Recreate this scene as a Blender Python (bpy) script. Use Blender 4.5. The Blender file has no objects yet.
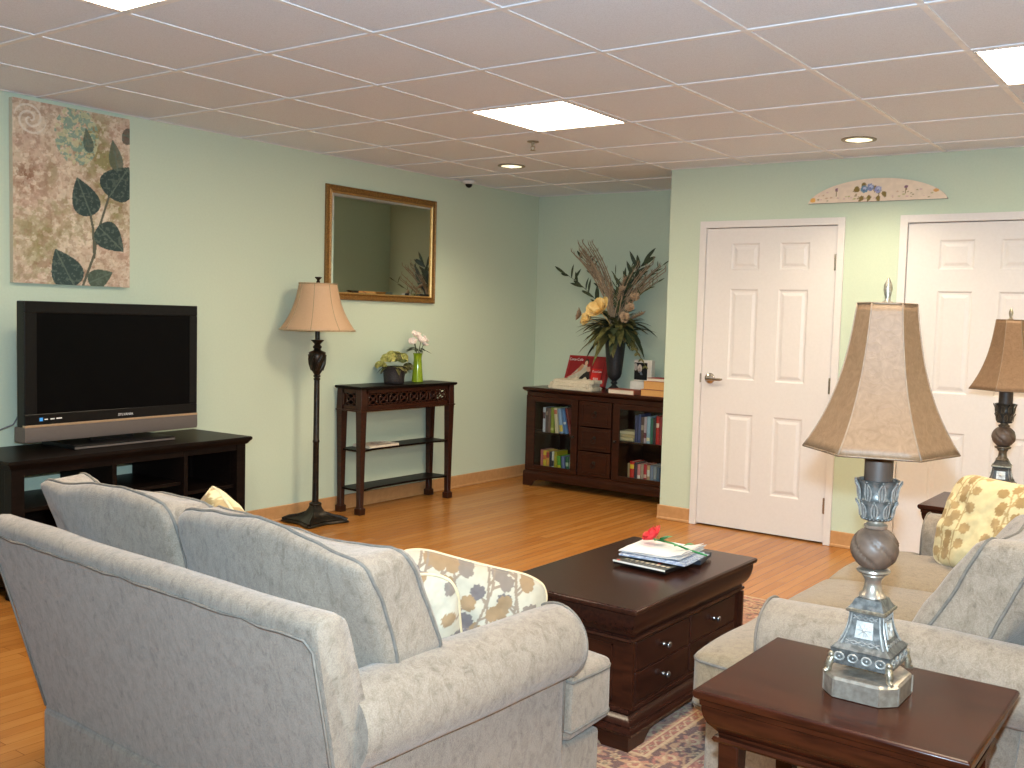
import bpy, bmesh, math, random
import numpy as np
from mathutils import Vector, Matrix, noise

PI = math.pi
COL = bpy.context.scene.collection
rad = math.radians
rng = random.Random(7)

# ------------------------------------------------------------------ mesh helpers
def V(*a): return Vector(a)

def quad_box(bm, x0, x1, y0, y1, z0, z1, mi=0, M=None):
    vs = [bm.verts.new(V(x, y, z) if M is None else M @ V(x, y, z)) for x in (x0, x1) for y in (y0, y1) for z in (z0, z1)]
    for f in ((0, 1, 3, 2), (4, 6, 7, 5), (0, 4, 5, 1), (2, 3, 7, 6), (0, 2, 6, 4), (1, 5, 7, 3)):
        fc = bm.faces.new([vs[i] for i in f]); fc.material_index = mi
    return vs

def loft(bm, rings, cap=True, closed=True, mi=0):
    R = [[bm.verts.new(p) for p in r] for r in rings]
    n = len(R[0])
    for a, b in zip(R, R[1:]):
        for i in range(n if closed else n - 1):
            j = (i + 1) % n
            try:
                f = bm.faces.new((a[i], a[j], b[j], b[i])); f.material_index = mi
            except ValueError: pass
    if cap:
        for r in (list(reversed(R[0])), R[-1]):
            try:
                f = bm.faces.new(r); f.material_index = mi
            except ValueError: pass
    return R

def lathe(bm, prof, n=28, c=(0, 0, 0), cap=True, mi=0, M=None, flute=None):
    rings = []
    for r, z in prof:
        ring = []
        for k in range(n):
            a = 2 * PI * k / n
            rr = r * (1 + (flute(a, z) if flute else 0))
            p = V(c[0] + rr * math.cos(a), c[1] + rr * math.sin(a), c[2] + z)
            ring.append(M @ p if M else p)
        rings.append(ring)
    return loft(bm, rings, cap, True, mi)

def rect_loft(bm, x0, x1, y0, y1, prof, mi=0):
    """prof: (inset, z) from top to bottom or bottom to top."""
    rings = [[V(x0 + o, y0 + o, z), V(x1 - o, y0 + o, z), V(x1 - o, y1 - o, z), V(x0 + o, y1 - o, z)] for o, z in prof]
    return loft(bm, rings, True, True, mi)

def prism(bm, pts, axis, a0, a1, mi=0, M=None):
    def P(p, a):
        q = V(a, p[0], p[1]) if axis == 'x' else (V(p[0], a, p[1]) if axis == 'y' else V(p[0], p[1], a))
        return M @ q if M else q
    return loft(bm, [[P(p, a0) for p in pts], [P(p, a1) for p in pts]], True, True, mi)

def tube(bm, pts, r, n=8, closed=False, mi=0):
    pts = [Vector(p) for p in pts]; N = len(pts)
    rs = r if isinstance(r, (list, tuple)) else [r] * N
    rings = []; up = None
    for i, p in enumerate(pts):
        if closed: t = pts[(i + 1) % N] - pts[i - 1]
        else: t = pts[min(i + 1, N - 1)] - pts[max(i - 1, 0)]
        if t.length < 1e-9: t = V(0, 0, 1)
        t.normalize()
        if up is None:
            up = V(0, 0, 1) if abs(t.z) < .9 else V(1, 0, 0)
        u = up - t * up.dot(t)
        if u.length < 1e-6: u = t.orthogonal()
        u.normalize(); up = u; w = t.cross(u)
        rings.append([p + (u * math.cos(2 * PI * k / n) + w * math.sin(2 * PI * k / n)) * rs[i] for k in range(n)])
    if closed: rings.append(rings[0])
    if closed:
        R = [[bm.verts.new(p) for p in g] for g in rings[:-1]]; R.append(R[0])
        for a, b in zip(R, R[1:]):
            for i in range(n):
                j = (i + 1) % n
                f = bm.faces.new((a[i], a[j], b[j], b[i])); f.material_index = mi
    else: loft(bm, rings, True, True, mi)

def ball(bm, c, r, n=12, sc=(1, 1, 1), mi=0, M=None):
    prof = [(math.sin(PI * k / n) * 1.0, -math.cos(PI * k / n)) for k in range(n + 1)]
    rings = []
    for pr, pz in prof:
        pr = max(pr, .001)
        ring = []
        for k in range(n + 4):
            a = 2 * PI * k / (n + 4)
            q = V(pr * math.cos(a) * r * sc[0], pr * math.sin(a) * r * sc[1], pz * r * sc[2])
            ring.append((M @ q if M else q) + Vector(c))
        rings.append(ring)
    loft(bm, rings, True, True, mi)

def leaf(bm, base, d, length, width, up=V(0, 0, 1), curl=.2, mi=0, n=5, fold=.25):
    """a curved, slightly folded leaf blade with a mid rib; two-sided"""
    d = Vector(d).normalized(); s = d.cross(up)
    if s.length < 1e-4: s = d.orthogonal()
    s.normalize(); nrm = s.cross(d).normalized()
    L = []
    for k in range(n + 1):
        t = k / n
        w = width * .5 * math.sin(PI * min(1, (t * .93 + .07))) ** .8 if k < n else 0.0004
        c = Vector(base) + d * (length * t) - nrm * (curl * length * t * t)
        L.append((bm.verts.new(c - s * w + nrm * (fold * w)), bm.verts.new(c), bm.verts.new(c + s * w + nrm * (fold * w))))
    for a, b in zip(L, L[1:]):
        for i in (0, 1):
            f = bm.faces.new((a[i], a[i + 1], b[i + 1], b[i])); f.material_index = mi

def obj(name, bm, mat, parent=None, loc=None, rot=None, smooth=35, bevel=None, bseg=2, solid=None, sub=None, normals=True):
    if normals: bmesh.ops.recalc_face_normals(bm, faces=bm.faces)
    me = bpy.data.meshes.new(name); bm.to_mesh(me); bm.free()
    for m in (mat if isinstance(mat, (list, tuple)) else [mat]): me.materials.append(m)
    if smooth:
        me.shade_smooth()
        if smooth < 180: me.set_sharp_from_angle(angle=rad(smooth))
    o = bpy.data.objects.new(name, me); COL.objects.link(o)
    if parent is not None: o.parent = parent
    if loc is not None: o.location = loc
    if rot is not None: o.rotation_euler = rot
    if bevel:
        b = o.modifiers.new('bevel', 'BEVEL'); b.width = bevel; b.segments = bseg; b.limit_method = 'ANGLE'; b.angle_limit = rad(40)
        b.harden_normals = False
    if solid:
        s = o.modifiers.new('solid', 'SOLIDIFY'); s.thickness = solid; s.offset = 0
    if sub:
        s = o.modifiers.new('sub', 'SUBSURF'); s.levels = sub; s.render_levels = sub
    return o

def B(): return bmesh.new()

def thing(name, label, cat, loc=(0, 0, 0), rotz=0, group=None):
    o = bpy.data.objects.new(name, None); COL.objects.link(o)
    o.empty_display_size = .1
    o.location = loc; o.rotation_euler = (0, 0, rotz)
    o['label'] = label; o['category'] = cat
    if group: o['group'] = group
    return o

def tag(o, label, cat, group=None):
    o['label'] = label; o['category'] = cat
    if group: o['group'] = group
    return o

def struct(name, bm, m, parent=None, **k):
    o = obj(name, bm, m, parent, **k)
    if parent is None: o['kind'] = 'structure'
    return o

def dup(root, loc, rotz=None, label=None):
    def cp(o, par):
        c = o.copy(); COL.objects.link(c)
        if par is not None: c.parent = par
        for ch in list(o.children): cp(ch, c)
        return c
    r = cp(root, None); r.location = loc
    if rotz is not None: r.rotation_euler = (0, 0, rotz)
    if label: r['label'] = label
    return r

def text(name, s, size, mat, parent, M, sx=1.0, ext=.0004):
    cu = bpy.data.curves.new(name, 'FONT'); cu.body = s; cu.size = size; cu.extrude = ext
    cu.align_x = 'CENTER'; cu.align_y = 'CENTER'
    tmp = bpy.data.objects.new(name, cu); COL.objects.link(tmp)
    me = bpy.data.meshes.new_from_object(tmp.evaluated_get(bpy.context.evaluated_depsgraph_get()))
    bpy.data.objects.remove(tmp); bpy.data.curves.remove(cu)
    me.materials.clear(); me.materials.append(mat)
    o = bpy.data.objects.new(name, me); COL.objects.link(o)
    o.parent = parent
    o.matrix_local = M @ Matrix.Diagonal((sx, 1, 1, 1))
    return o

def setcol(o, fn):
    """colour attribute from a function of stored (u,v) layers"""
    me = o.data
    at = me.color_attributes.new('Col', 'FLOAT_COLOR', 'POINT')
    at.data.foreach_set('color', np.ascontiguousarray(fn, dtype=np.float32).ravel())

# ------------------------------------------------------------------ materials
def lin(r, g, b):
    f = lambda c: (c / 255 / 12.92) if c / 255 <= .04045 else ((c / 255 + .055) / 1.055) ** 2.4
    return (f(r), f(g), f(b), 1)

def newmat(name):
    m = bpy.data.materials.new(name); m.use_nodes = True
    nt = m.node_tree; b = nt.nodes['Principled BSDF']
    return m, nt, b

def nd(nt, t, **kw):
    n = nt.nodes.new(t)
    for k, v in kw.items(): setattr(n, k, v)
    return n

def ramp(nt, src, stops):
    r = nd(nt, 'ShaderNodeValToRGB')
    el = r.color_ramp.elements
    while len(el) < len(stops): el.new(.5)
    for e, (p, c) in zip(el, stops):
        e.position = p; e.color = c if len(c) == 4 else (*c, 1)
    nt.links.new(src, r.inputs[0]); return r

def tex(nt, scale, detail=4, rough=.55, stretch=None, rot=None, dist=0, coord='Object'):
    tc = nd(nt, 'ShaderNodeTexCoord'); mp = nd(nt, 'ShaderNodeMapping')
    nt.links.new(tc.outputs[coord], mp.inputs[0])
    if stretch: mp.inputs['Scale'].default_value = stretch
    if rot: mp.inputs['Rotation'].default_value = rot
    n = nd(nt, 'ShaderNodeTexNoise')
    n.inputs['Scale'].default_value = scale; n.inputs['Detail'].default_value = detail
    n.inputs['Roughness'].default_value = rough; n.inputs['Distortion'].default_value = dist
    nt.links.new(mp.outputs[0], n.inputs['Vector']); return n

def bump(nt, b, src, strength, dist=.002):
    bp = nd(nt, 'ShaderNodeBump'); bp.inputs['Strength'].default_value = strength; bp.inputs['Distance'].default_value = dist
    nt.links.new(src, bp.inputs['Height']); nt.links.new(bp.outputs[0], b.inputs['Normal'])

def mat(name, c1, c2=None, scale=20, rough=.5, metal=0, spec=.5, bmp=0, bdist=.002, stretch=None, lo=.35, hi=.65, coat=0, detail=4, rot=None, sheen=0):
    m, nt, b = newmat(name)
    b.inputs['Roughness'].default_value = rough; b.inputs['Metallic'].default_value = metal
    b.inputs['Specular IOR Level'].default_value = spec
    b.inputs['Coat Weight'].default_value = coat; b.inputs['Coat Roughness'].default_value = .12
    b.inputs['Sheen Weight'].default_value = sheen
    c2 = c2 or tuple(min(1, x * 1.12) for x in c1[:3]) + (1,)
    n = tex(nt, scale, detail, stretch=stretch, rot=rot)
    r = ramp(nt, n.outputs['Fac'], [(lo, c1), (hi, c2)])
    nt.links.new(r.outputs[0], b.inputs['Base Color'])
    if bmp: bump(nt, b, n.outputs['Fac'], bmp, bdist)
    return m

def emit(name, col, s):
    m, nt, b = newmat(name)
    b.inputs['Base Color'].default_value = (.8, .8, .8, 1)
    b.inputs['Emission Color'].default_value = col; b.inputs['Emission Strength'].default_value = s
    n = tex(nt, 40); rr = ramp(nt, n.outputs['Fac'], [(0, (.78, .78, .78, 1)), (1, (.85, .85, .85, 1))])
    nt.links.new(rr.outputs[0], b.inputs['Base Color'])
    return m

def vcol(name, rough=.8, bscale=300, bst=.2, spec=.3, sheen=0):
    m, nt, b = newmat(name)
    a = nd(nt, 'ShaderNodeVertexColor', layer_name='Col')
    nt.links.new(a.outputs[0], b.inputs['Base Color'])
    b.inputs['Roughness'].default_value = rough; b.inputs['Specular IOR Level'].default_value = spec
    b.inputs['Sheen Weight'].default_value = sheen
    n = tex(nt, bscale, 3); bump(nt, b, n.outputs['Fac'], bst)
    return m

M = {}
M['wall'] = mat('green wall paint', (.535, .61, .48, 1), (.555, .63, .495, 1), 90, .75, spec=.25, bmp=.25, bdist=.0015)
M['trimwhite'] = mat('white door paint', (.70, .66, .64, 1), (.72, .68, .66, 1), 60, .42, spec=.4, bmp=.04)
M['base'] = mat('tan vinyl baseboard', lin(184, 136, 88), lin(194, 146, 98), 30, .45)
M['tee'] = mat('white ceiling grid metal', (.74, .74, .76, 1), None, 20, .45)
M['cherry'] = mat('dark cherry wood', (.024, .0070, .0036, 1), (.044, .0125, .0056, 1), 7, .3, spec=.3, stretch=(1, 9, 9), coat=.08, detail=6, bmp=.02)
M['cherryY'] = mat('dark cherry wood along', (.021, .0070, .0045, 1), (.038, .0120, .0070, 1), 7, .24, spec=.27, stretch=(9, 1, 9), coat=.07, detail=6, bmp=.02)
M['mahog'] = mat('red mahogany wood', (.020, .0048, .0022, 1), (.043, .0105, .0042, 1), 8, .26, spec=.16, stretch=(1, 8, 8), coat=.05, detail=6)
M['espresso'] = mat('espresso wood', (.0055, .0036, .0030, 1), (.010, .0062, .0048, 1), 8, .36, spec=.06, stretch=(8, 1, 8), coat=.0)
M['bronze'] = mat('dark bronze', (.012, .009, .006, 1), (.05, .030, .014, 1), 45, .38, metal=.5, bmp=.3, lo=.45, hi=.8)
M['black'] = mat('black plastic', (.003, .003, .0036, 1), (.005, .005, .0056, 1), 60, .3, spec=.2)
M['screen'] = mat('dark screen glass', (.0016, .0016, .002, 1), (.002, .002, .0024, 1), 5, .3, spec=.06)
M['tvgrey'] = mat('brown grey speaker plastic', lin(92, 82, 78), lin(104, 94, 88), 400, .5)
M['tvline'] = mat('champagne metal trim', lin(196, 170, 140), None, 50, .3, metal=.6)
M['pewter'] = mat('antique pewter', (.082, .081, .075, 1), (.180, .176, .163, 1), 70, .42, metal=.45, bmp=.6, lo=.38, hi=.62, detail=5)
M['pewterhi'] = mat('worn pewter highlight', (.22, .212, .195, 1), (.38, .365, .335, 1), 120, .4, metal=.4)
M['silver'] = mat('champagne silver leaf', (.30, .25, .20, 1), (.45, .39, .32, 1), 55, .34, metal=.7, bmp=.1)
M['globe'] = mat('brown swirled stone', (.085, .052, .035, 1), (.14, .088, .06, 1), 25, .5, bmp=.1)
M['browncan'] = mat('brown socket sleeve', (.055, .034, .024, 1), (.075, .048, .035, 1), 20, .5)
M['chrome'] = mat('satin nickel', (.46, .43, .38, 1), (.52, .49, .44, 1), 20, .22, metal=1)
M['knob'] = mat('dark pewter knob', (.16, .15, .15, 1), (.28, .27, .27, 1), 90, .25, metal=.9)
M['gold'] = mat('old gold frame', (.14, .06, .014, 1), (.36, .19, .052, 1), 120, .42, metal=.45, bmp=.35, lo=.3, hi=.7)
M['goldlip'] = mat('bright gold lip', (.42, .25, .075, 1), (.55, .34, .12, 1), 90, .35, metal=.6)
M['brass'] = mat('antique brass', (.22, .185, .13, 1), (.42, .37, .28, 1), 120, .35, metal=.75, bmp=.3)
M['pulls'] = mat('dark iron pull', (.02, .017, .015, 1), (.05, .04, .035, 1), 90, .4, metal=.7)
M['paper'] = mat('white paper', (.74, .72, .70, 1), (.80, .78, .76, 1), 30, .8)
M['cream'] = mat('cream lace cotton', (.50, .43, .31, 1), (.72, .65, .52, 1), 220, .9, bmp=.6)
M['pages'] = mat('cream page block', (.62, .54, .42, 1), (.72, .64, .52, 1), 300, .85, stretch=(1, 1, 12))
M['vaseblack'] = mat('matte black urn', (.010, .011, .013, 1), (.022, .022, .025, 1), 70, .5, bmp=.1)
M['stem'] = mat('olive stem', (.05, .062, .018, 1), (.09, .10, .035, 1), 40, .7)
M['leafdark'] = mat('dark green leaf', (.018, .030, .014, 1), (.05, .07, .028, 1), 30, .6)
M['leafolive'] = mat('olive leaf', (.085, .085, .022, 1), (.17, .155, .05, 1), 30, .65)
M['reed'] = mat('dry tan reed', (.27, .185, .115, 1), (.40, .29, .19, 1), 60, .8)
M['magnolia'] = mat('butter yellow petals', (.72, .46, .14, 1), (.84, .62, .27, 1), 25, .6)
M['dustypink'] = mat('dusty peach petals', (.34, .22, .13, 1), (.46, .32, .20, 1), 40, .7)
M['hydra'] = mat('yellow green petals', (.26, .27, .055, 1), (.56, .52, .17, 1), 35, .7)
M['whitepetal'] = mat('blush white petals', (.78, .64, .58, 1), (.88, .80, .74, 1), 40, .6)
M['darkbasket'] = mat('dark woven basket', (.012, .010, .012, 1), (.045, .035, .032, 1), 160, .6, bmp=.8)
M['rosered'] = mat('red silk rose', (.55, .012, .02, 1), (.75, .035, .04, 1), 60, .55)
M['rosegreen'] = mat('green silk leaf', (.01, .16, .045, 1), (.03, .26, .08, 1), 40, .5)
M['cable'] = mat('grey cable', (.12, .13, .14, 1), None, 20, .5)
M['cord'] = mat('cushion welt', (.155, .132, .108, 1), (.20, .172, .142, 1), 60, .9)
M['cordgrey'] = mat('grey cushion welt', (.125, .112, .096, 1), (.165, .148, .128, 1), 60, .9)
M['whiteplastic'] = mat('white plastic', (.70, .69, .66, 1), None, 20, .4)
M['dkbrown'] = mat('lamp rib brown', (.09, .05, .025, 1), (.14, .085, .045, 1), 60, .5)

# chenille upholstery: pale ground with darker brushed-nap patches
def chenille(name, light, mid, dark):
    m, nt, b = newmat(name)
    b.inputs['Roughness'].default_value = .9; b.inputs['Specular IOR Level'].default_value = .15
    b.inputs['Sheen Weight'].default_value = .25; b.inputs['Sheen Roughness'].default_value = .5
    n1 = tex(nt, 36, 9, .74, stretch=(1.2, 1.0, .7), rot=(.5, .6, .4), dist=.7)
    n2 = tex(nt, 300, 2, .6)
    r1 = ramp(nt, n1.outputs['Fac'], [(.31, dark), (.44, mid), (.57, light)])
    r2 = ramp(nt, n2.outputs['Fac'], [(.3, (.78, .78, .78, 1)), (.7, (1.06, 1.06, 1.06, 1))])
    mx = nd(nt, 'ShaderNodeMix', data_type='RGBA', blend_type='MULTIPLY'); mx.inputs[0].default_value = 1
    nt.links.new(r1.outputs[0], mx.inputs[6]); nt.links.new(r2.outputs[0], mx.inputs[7])
    nt.links.new(mx.outputs[2], b.inputs['Base Color'])
    bump(nt, b, n2.outputs['Fac'], .45, .003)
    return m
M['chenille'] = chenille('oatmeal chenille', (.292, .238, .184, 1), (.242, .194, .147, 1), (.160, .125, .092, 1))
M['chenillewarm'] = chenille('warm-lit oatmeal chenille', (.275, .21, .135, 1), (.24, .18, .115, 1), (.17, .122, .075, 1))  # same oatmeal fabric, with warm ceiling light mixed into the colour

# leather-look lamp shade, lets some light through
def shade_mat(name, c1, c2, trans, scale=38, crackle=True):
    m, nt, b = newmat(name)
    n = tex(nt, scale, 5, .6, dist=2.5)
    r = ramp(nt, n.outputs['Fac'], [(.3, c1), (.7, c2)])
    nt.links.new(r.outputs[0], b.inputs['Base Color']); b.inputs['Roughness'].default_value = .5
    b.inputs['Specular IOR Level'].default_value = .35
    if crackle:
        vo = nd(nt, 'ShaderNodeTexVoronoi', feature='DISTANCE_TO_EDGE'); vo.inputs['Scale'].default_value = 34
        tc = nd(nt, 'ShaderNodeTexCoord'); ad = nd(nt, 'ShaderNodeVectorMath', operation='ADD')
        nn = tex(nt, 22, 3); sc = nd(nt, 'ShaderNodeVectorMath', operation='SCALE'); sc.inputs['Scale'].default_value = .06
        nt.links.new(nn.outputs['Color'], sc.inputs[0]); nt.links.new(tc.outputs['Object'], ad.inputs[0]); nt.links.new(sc.outputs[0], ad.inputs[1])
        nt.links.new(ad.outputs[0], vo.inputs['Vector'])
        rr = ramp(nt, vo.outputs['Distance'], [(0, (0, 0, 0, 1)), (.07, (1, 1, 1, 1))])
        bump(nt, b, rr.outputs[0], .16, .0015)
    tr = nd(nt, 'ShaderNodeBsdfTranslucent'); nt.links.new(r.outputs[0], tr.inputs['Color'])
    mx = nd(nt, 'ShaderNodeMixShader'); mx.inputs[0].default_value = trans
    out = nt.nodes['Material Output']
    nt.links.new(b.outputs[0], mx.inputs[1]); nt.links.new(tr.outputs[0], mx.inputs[2]); nt.links.new(mx.outputs[0], out.inputs[0])
    return m
M['shade'] = shade_mat('tan parchment shade', (.175, .094, .044, 1), (.24, .138, .073, 1), .22)
M['fabricshade'] = shade_mat('cream silk shade', (.74, .52, .33, 1), (.80, .58, .38, 1), .4, 80, False)

# plain clear glass pane: sharp reflection over see-through
def glass(name, tint, refl):
    m, nt, b = newmat(name)
    tr = nd(nt, 'ShaderNodeBsdfTransparent'); tr.inputs[0].default_value = tint
    gl = nd(nt, 'ShaderNodeBsdfGlossy'); gl.inputs['Roughness'].default_value = .03
    fr = nd(nt, 'ShaderNodeFresnel'); fr.inputs[0].default_value = 1.28
    mx = nd(nt, 'ShaderNodeMixShader')
    nt.links.new(fr.outputs[0], mx.inputs[0]); nt.links.new(tr.outputs[0], mx.inputs[1]); nt.links.new(gl.outputs[0], mx.inputs[2])
    nt.links.new(mx.outputs[0], nt.nodes['Material Output'].inputs[0])
    return m
M['pane'] = glass('clear door glass', (.93, .95, .93, 1), 1)
def mk_green():
    m, nt, b = newmat('lime green glass')
    n = tex(nt, 20); r = ramp(nt, n.outputs['Fac'], [(.3, (.34, .50, .02, 1)), (.7, (.44, .60, .04, 1))])
    nt.links.new(r.outputs[0], b.inputs['Base Color']); b.inputs['Roughness'].default_value = .12
    b.inputs['Transmission Weight'].default_value = .45
    return m
M['limeglass'] = mk_green()
def mk_mirror():
    m, nt, b = newmat('mirror silver')
    n = tex(nt, 3); r = ramp(nt, n.outputs['Fac'], [(0, (.74, .77, .75, 1)), (1, (.76, .79, .77, 1))])
    nt.links.new(r.outputs[0], b.inputs['Base Color']); b.inputs['Metallic'].default_value = 1; b.inputs['Roughness'].default_value = .015
    return m
M['mirror'] = mk_mirror()

# strip floor, boards run along Y
def mk_floor():
    m, nt, b = newmat('oak strip floor')
    tc = nd(nt, 'ShaderNodeTexCoord'); mp = nd(nt, 'ShaderNodeMapping'); mp.inputs['Rotation'].default_value = (0, 0, PI / 2)
    nt.links.new(tc.outputs['Object'], mp.inputs[0])
    br = nd(nt, 'ShaderNodeTexBrick'); br.offset = .37; br.offset_frequency = 2; br.squash = 1
    br.inputs['Color1'].default_value = (0, 0, 0, 1); br.inputs['Color2'].default_value = (1, 1, 1, 1); br.inputs['Mortar'].default_value = (.5, .5, .5, 1)
    br.inputs['Scale'].default_value = 1; br.inputs['Mortar Size'].default_value = .0012; br.inputs['Mortar Smooth'].default_value = .3
    br.inputs['Brick Width'].default_value = 1.15; br.inputs['Row Height'].default_value = .057
    nt.links.new(mp.outputs[0], br.inputs['Vector'])
    g = tex(nt, 5, 6, .6, stretch=(14, 1, 1), dist=.6)
    ad = nd(nt, 'ShaderNodeMix', data_type='RGBA', blend_type='MIX'); ad.inputs[0].default_value = .62
    nt.links.new(br.outputs['Color'], ad.inputs[6]); nt.links.new(g.outputs['Fac'], ad.inputs[7])
    r = ramp(nt, ad.outputs[2], [(.1, (.29, .103, .020, 1)), (.45, (.405, .160, .034, 1)), (.9, (.51, .232, .060, 1))])
    mx = nd(nt, 'ShaderNodeMix', data_type='RGBA', blend_type='MULTIPLY')
    nt.links.new(br.outputs['Fac'], mx.inputs[0]); nt.links.new(r.outputs[0], mx.inputs[6]); mx.inputs[7].default_value = (.45, .38, .34, 1)
    nt.links.new(mx.outputs[2], b.inputs['Base Color'])
    b.inputs['Roughness'].default_value = .27; b.inputs['Specular IOR Level'].default_value = .5
    bump(nt, b, g.outputs['Fac'], .06, .001)
    return m
M['floor'] = mk_floor()

def mk_tile():
    m, nt, b = newmat('speckled ceiling tile')
    n = tex(nt, 260, 3, .7); r = ramp(nt, n.outputs['Fac'], [(.32, (.64, .68, .76, 1)), (.55, (.76, .81, .90, 1))])
    nt.links.new(r.outputs[0], b.inputs['Base Color']); b.inputs['Roughness'].default_value = .95; b.inputs['Specular IOR Level'].default_value = .1
    bump(nt, b, n.outputs['Fac'], .4, .002)
    return m
M['tile'] = mk_tile()
# ================================================================== the room
H = 2.410; XR = 7.6; YB = -6.9; YD = 3.335; YA = 4.251; XA = 1.816
T = .6096; GX = .5807                                   # ceiling grid pitch and offset

b = B(); quad_box(b, -.15, XR + .15, YB - .15, YA + .15, -.1, 0); struct('floor', b, M['floor'], smooth=0)
b = B(); quad_box(b, -.12, 0, YB - .12, YA + .12, -.02, H + .05); struct('wall_left', b, M['wall'], smooth=0)
b = B(); quad_box(b, 0, XA, YA, YA + .12, -.02, H + .05); struct('wall_back', b, M['wall'], smooth=0)
b = B(); quad_box(b, XR, XR + .12, YB - .12, YD + .12, -.02, H + .05); struct('wall_right', b, M['wall'], smooth=0)
b = B(); quad_box(b, 0, XR, YB - .12, YB, -.02, H + .05); struct('wall_front', b, M['wall'], smooth=0)
# far wall with two door holes and its return into the alcove
D1 = (2.103, 3.009); D2 = (3.436, 4.342); DT = 2.004
b = B()
def seg(x0, x1, z0, z1): quad_box(b, x0, x1, YD, YD + .12, z0, z1)
g_ = .02
seg(XA, D1[0] - g_, -.02, H + .05); seg(D1[1] + g_, D2[0] - g_, -.02, H + .05); seg(D2[1] + g_, XR, -.02, H + .05)
seg(D1[0] - g_, D1[1] + g_, DT + g_, H + .05); seg(D2[0] - g_, D2[1] + g_, DT + g_, H + .05)
quad_box(b, XA, XA + .12, YD + .12, YA + .12, -.02, H + .05)
struct('wall_far', b, M['wall'], smooth=0)

# suspended ceiling: tiles above, grid of tees just below
lights = []
for gx in (-1 + 3, 6, 10):
    for gy in (-2, 2):
        lights.append((gx, gy))
lightset = set(lights)
b = B()
nx0, nx1, ny0, ny1 = -1, 12, -12, 7
for i in range(nx0, nx1):
    for j in range(ny0, ny1):
        if (i, j) in lightset: continue
        x0, x1 = max(0, GX + i * T), min(XR, GX + (i + 1) * T); y0, y1 = max(YB, j * T), min(YA, (j + 1) * T)
        if x1 <= x0 + .01 or y1 <= y0 + .01: continue
        quad_box(b, x0 + .004, x1 - .004, y0 + .004, y1 - .004, H, H + .02)
quad_box(b, -.1, XR + .1, YB - .1, YA + .1, H + .09, H + .14)
ceil = struct('ceiling', b, M['tile'], smooth=0)
b = B()
for i in range(nx0 + 1, nx1 + 1):
    x = GX + i * T
    if 0 < x < XR: quad_box(b, x - .012, x + .012, YB, YA if x < XA else YD, H - .004, H + .004)
for j in range(ny0, ny1 + 1):
    y = j * T
    if YB < y < YA:
        x1 = XR if y < YD else XA
        quad_box(b, 0, x1, y - .012, y + .012, H - .0045, H + .0035)
quad_box(b, 0, .022, YB, YA, H - .003, H + .003); quad_box(b, 0, XA, YA - .022, YA, H - .003, H + .003)
quad_box(b, XA, XR, YD - .022, YD, H - .003, H + .003)
struct('ceiling_grid', b, M['tee'], ceil, smooth=0)

# square lay-in light panels on the regular four-tile spacing
M['diffuser'] = emit('lit acrylic diffuser', (1.0, .83, .59, 1), 30.0)
def light_proto():
    t = thing('ceiling_light', '', 'ceiling light', (0, 0, 0), 0, 'square ceiling light panels')
    b = B(); w = T - .03
    for s in (0, 1):
        quad_box(b, .015 + s * (w - .01), .025 + s * (w - .01), .015, .015 + w, H - .006, H + .05)
        quad_box(b, .025, .005 + w, .015 + s * (w - .01), .025 + s * (w - .01), H - .006, H + .05)
    quad_box(b, .015, .015 + w, .015, .015 + w, H + .05, H + .06)
    obj('light_frame', b, M['whiteplastic'], t, smooth=0)
    b = B(); prism(b, [(.025, .025), (.005 + w, .025), (.005 + w, .005 + w), (.025, .005 + w)], 'z', H - .002, H + .006)
    obj('light_diffuser', b, M['diffuser'], t, smooth=0)
    return t
LP = light_proto(); first = True
lab = {(2, -2): 'square lit ceiling panel over the sofa seen from behind, cut by the top edge',
       (2, 2): 'square lit ceiling panel above the middle of the room, whole in view',
       (6, 2): 'square lit ceiling panel above the far sofa, cut by the right-hand edge'}
for gx, gy in lights:
    p = (GX + gx * T, gy * T, 0)
    l = lab.get((gx, gy), 'square lit ceiling panel beyond the edges of the view')
    if first: LP.location = p; LP['label'] = l; first = False
    else: dup(LP, p, None, l)

M['canlens'] = emit('pale glowing can lens', (1, .86, .55, 1), 1.1)
M['canbulb'] = emit('lit bulb', (1, .97, .9, 1), 5)
def can(x, y, label):
    t = thing('recessed_light', label, 'ceiling light', (x, y, H), 0, 'round recessed ceiling lights')
    b = B(); lathe(b, [(.072, -.0015), (.074, -.006), (.095, -.004), (.095, -.0005)], 32, cap=False); obj('trim_ring', b, M['brass'], t, solid=.001)
    b = B(); lathe(b, [(.001, -.003), (.04, -.0035), (.0735, -.004), (.0735, -.0015), (.001, -.0012)], 32); obj('lens', b, M['canlens'], t)
    b = B(); ball(b, (0, 0, -.006), .013, 8, (1, 1, .5)); obj('bulb', b, M['canbulb'], t)
    sl = bpy.data.lights.new('can_lamp', 'SPOT'); sl.energy = 34; sl.color = (1.0, .86, .62); sl.spot_size = rad(135); sl.spot_blend = .8; sl.shadow_soft_size = .05
    so = bpy.data.objects.new('can_lamp', sl); COL.objects.link(so); so.location = (x, y, H - .03)
can(.872, 2.765, 'round recessed ceiling light near the alcove corner')
can(3.306, 2.769, 'round recessed ceiling light above the two white doors')
t = thing('sprinkler', 'small brass fire sprinkler hanging from the ceiling beside the lit panel', 'sprinkler', (1.588, 2.064, H))
b = B(); lathe(b, [(.034, 0), (.036, -.004), (.03, -.007), (.012, -.008)], 20); obj('escutcheon', b, M['brass'], t)
b = B(); lathe(b, [(.008, -.006), (.008, -.03), (.004, -.032)], 12)
for s in (-1, 1): tube(b, [(s * .006, 0, -.022), (s * .014, 0, -.034), (s * .01, 0, -.048), (0, 0, -.052)], .0022, 6)
lathe(b, [(.001, -.05), (.016, -.052), (.016, -.054), (.001, -.055)], 14); obj('sprinkler_head', b, M['brass'], t)
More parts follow.
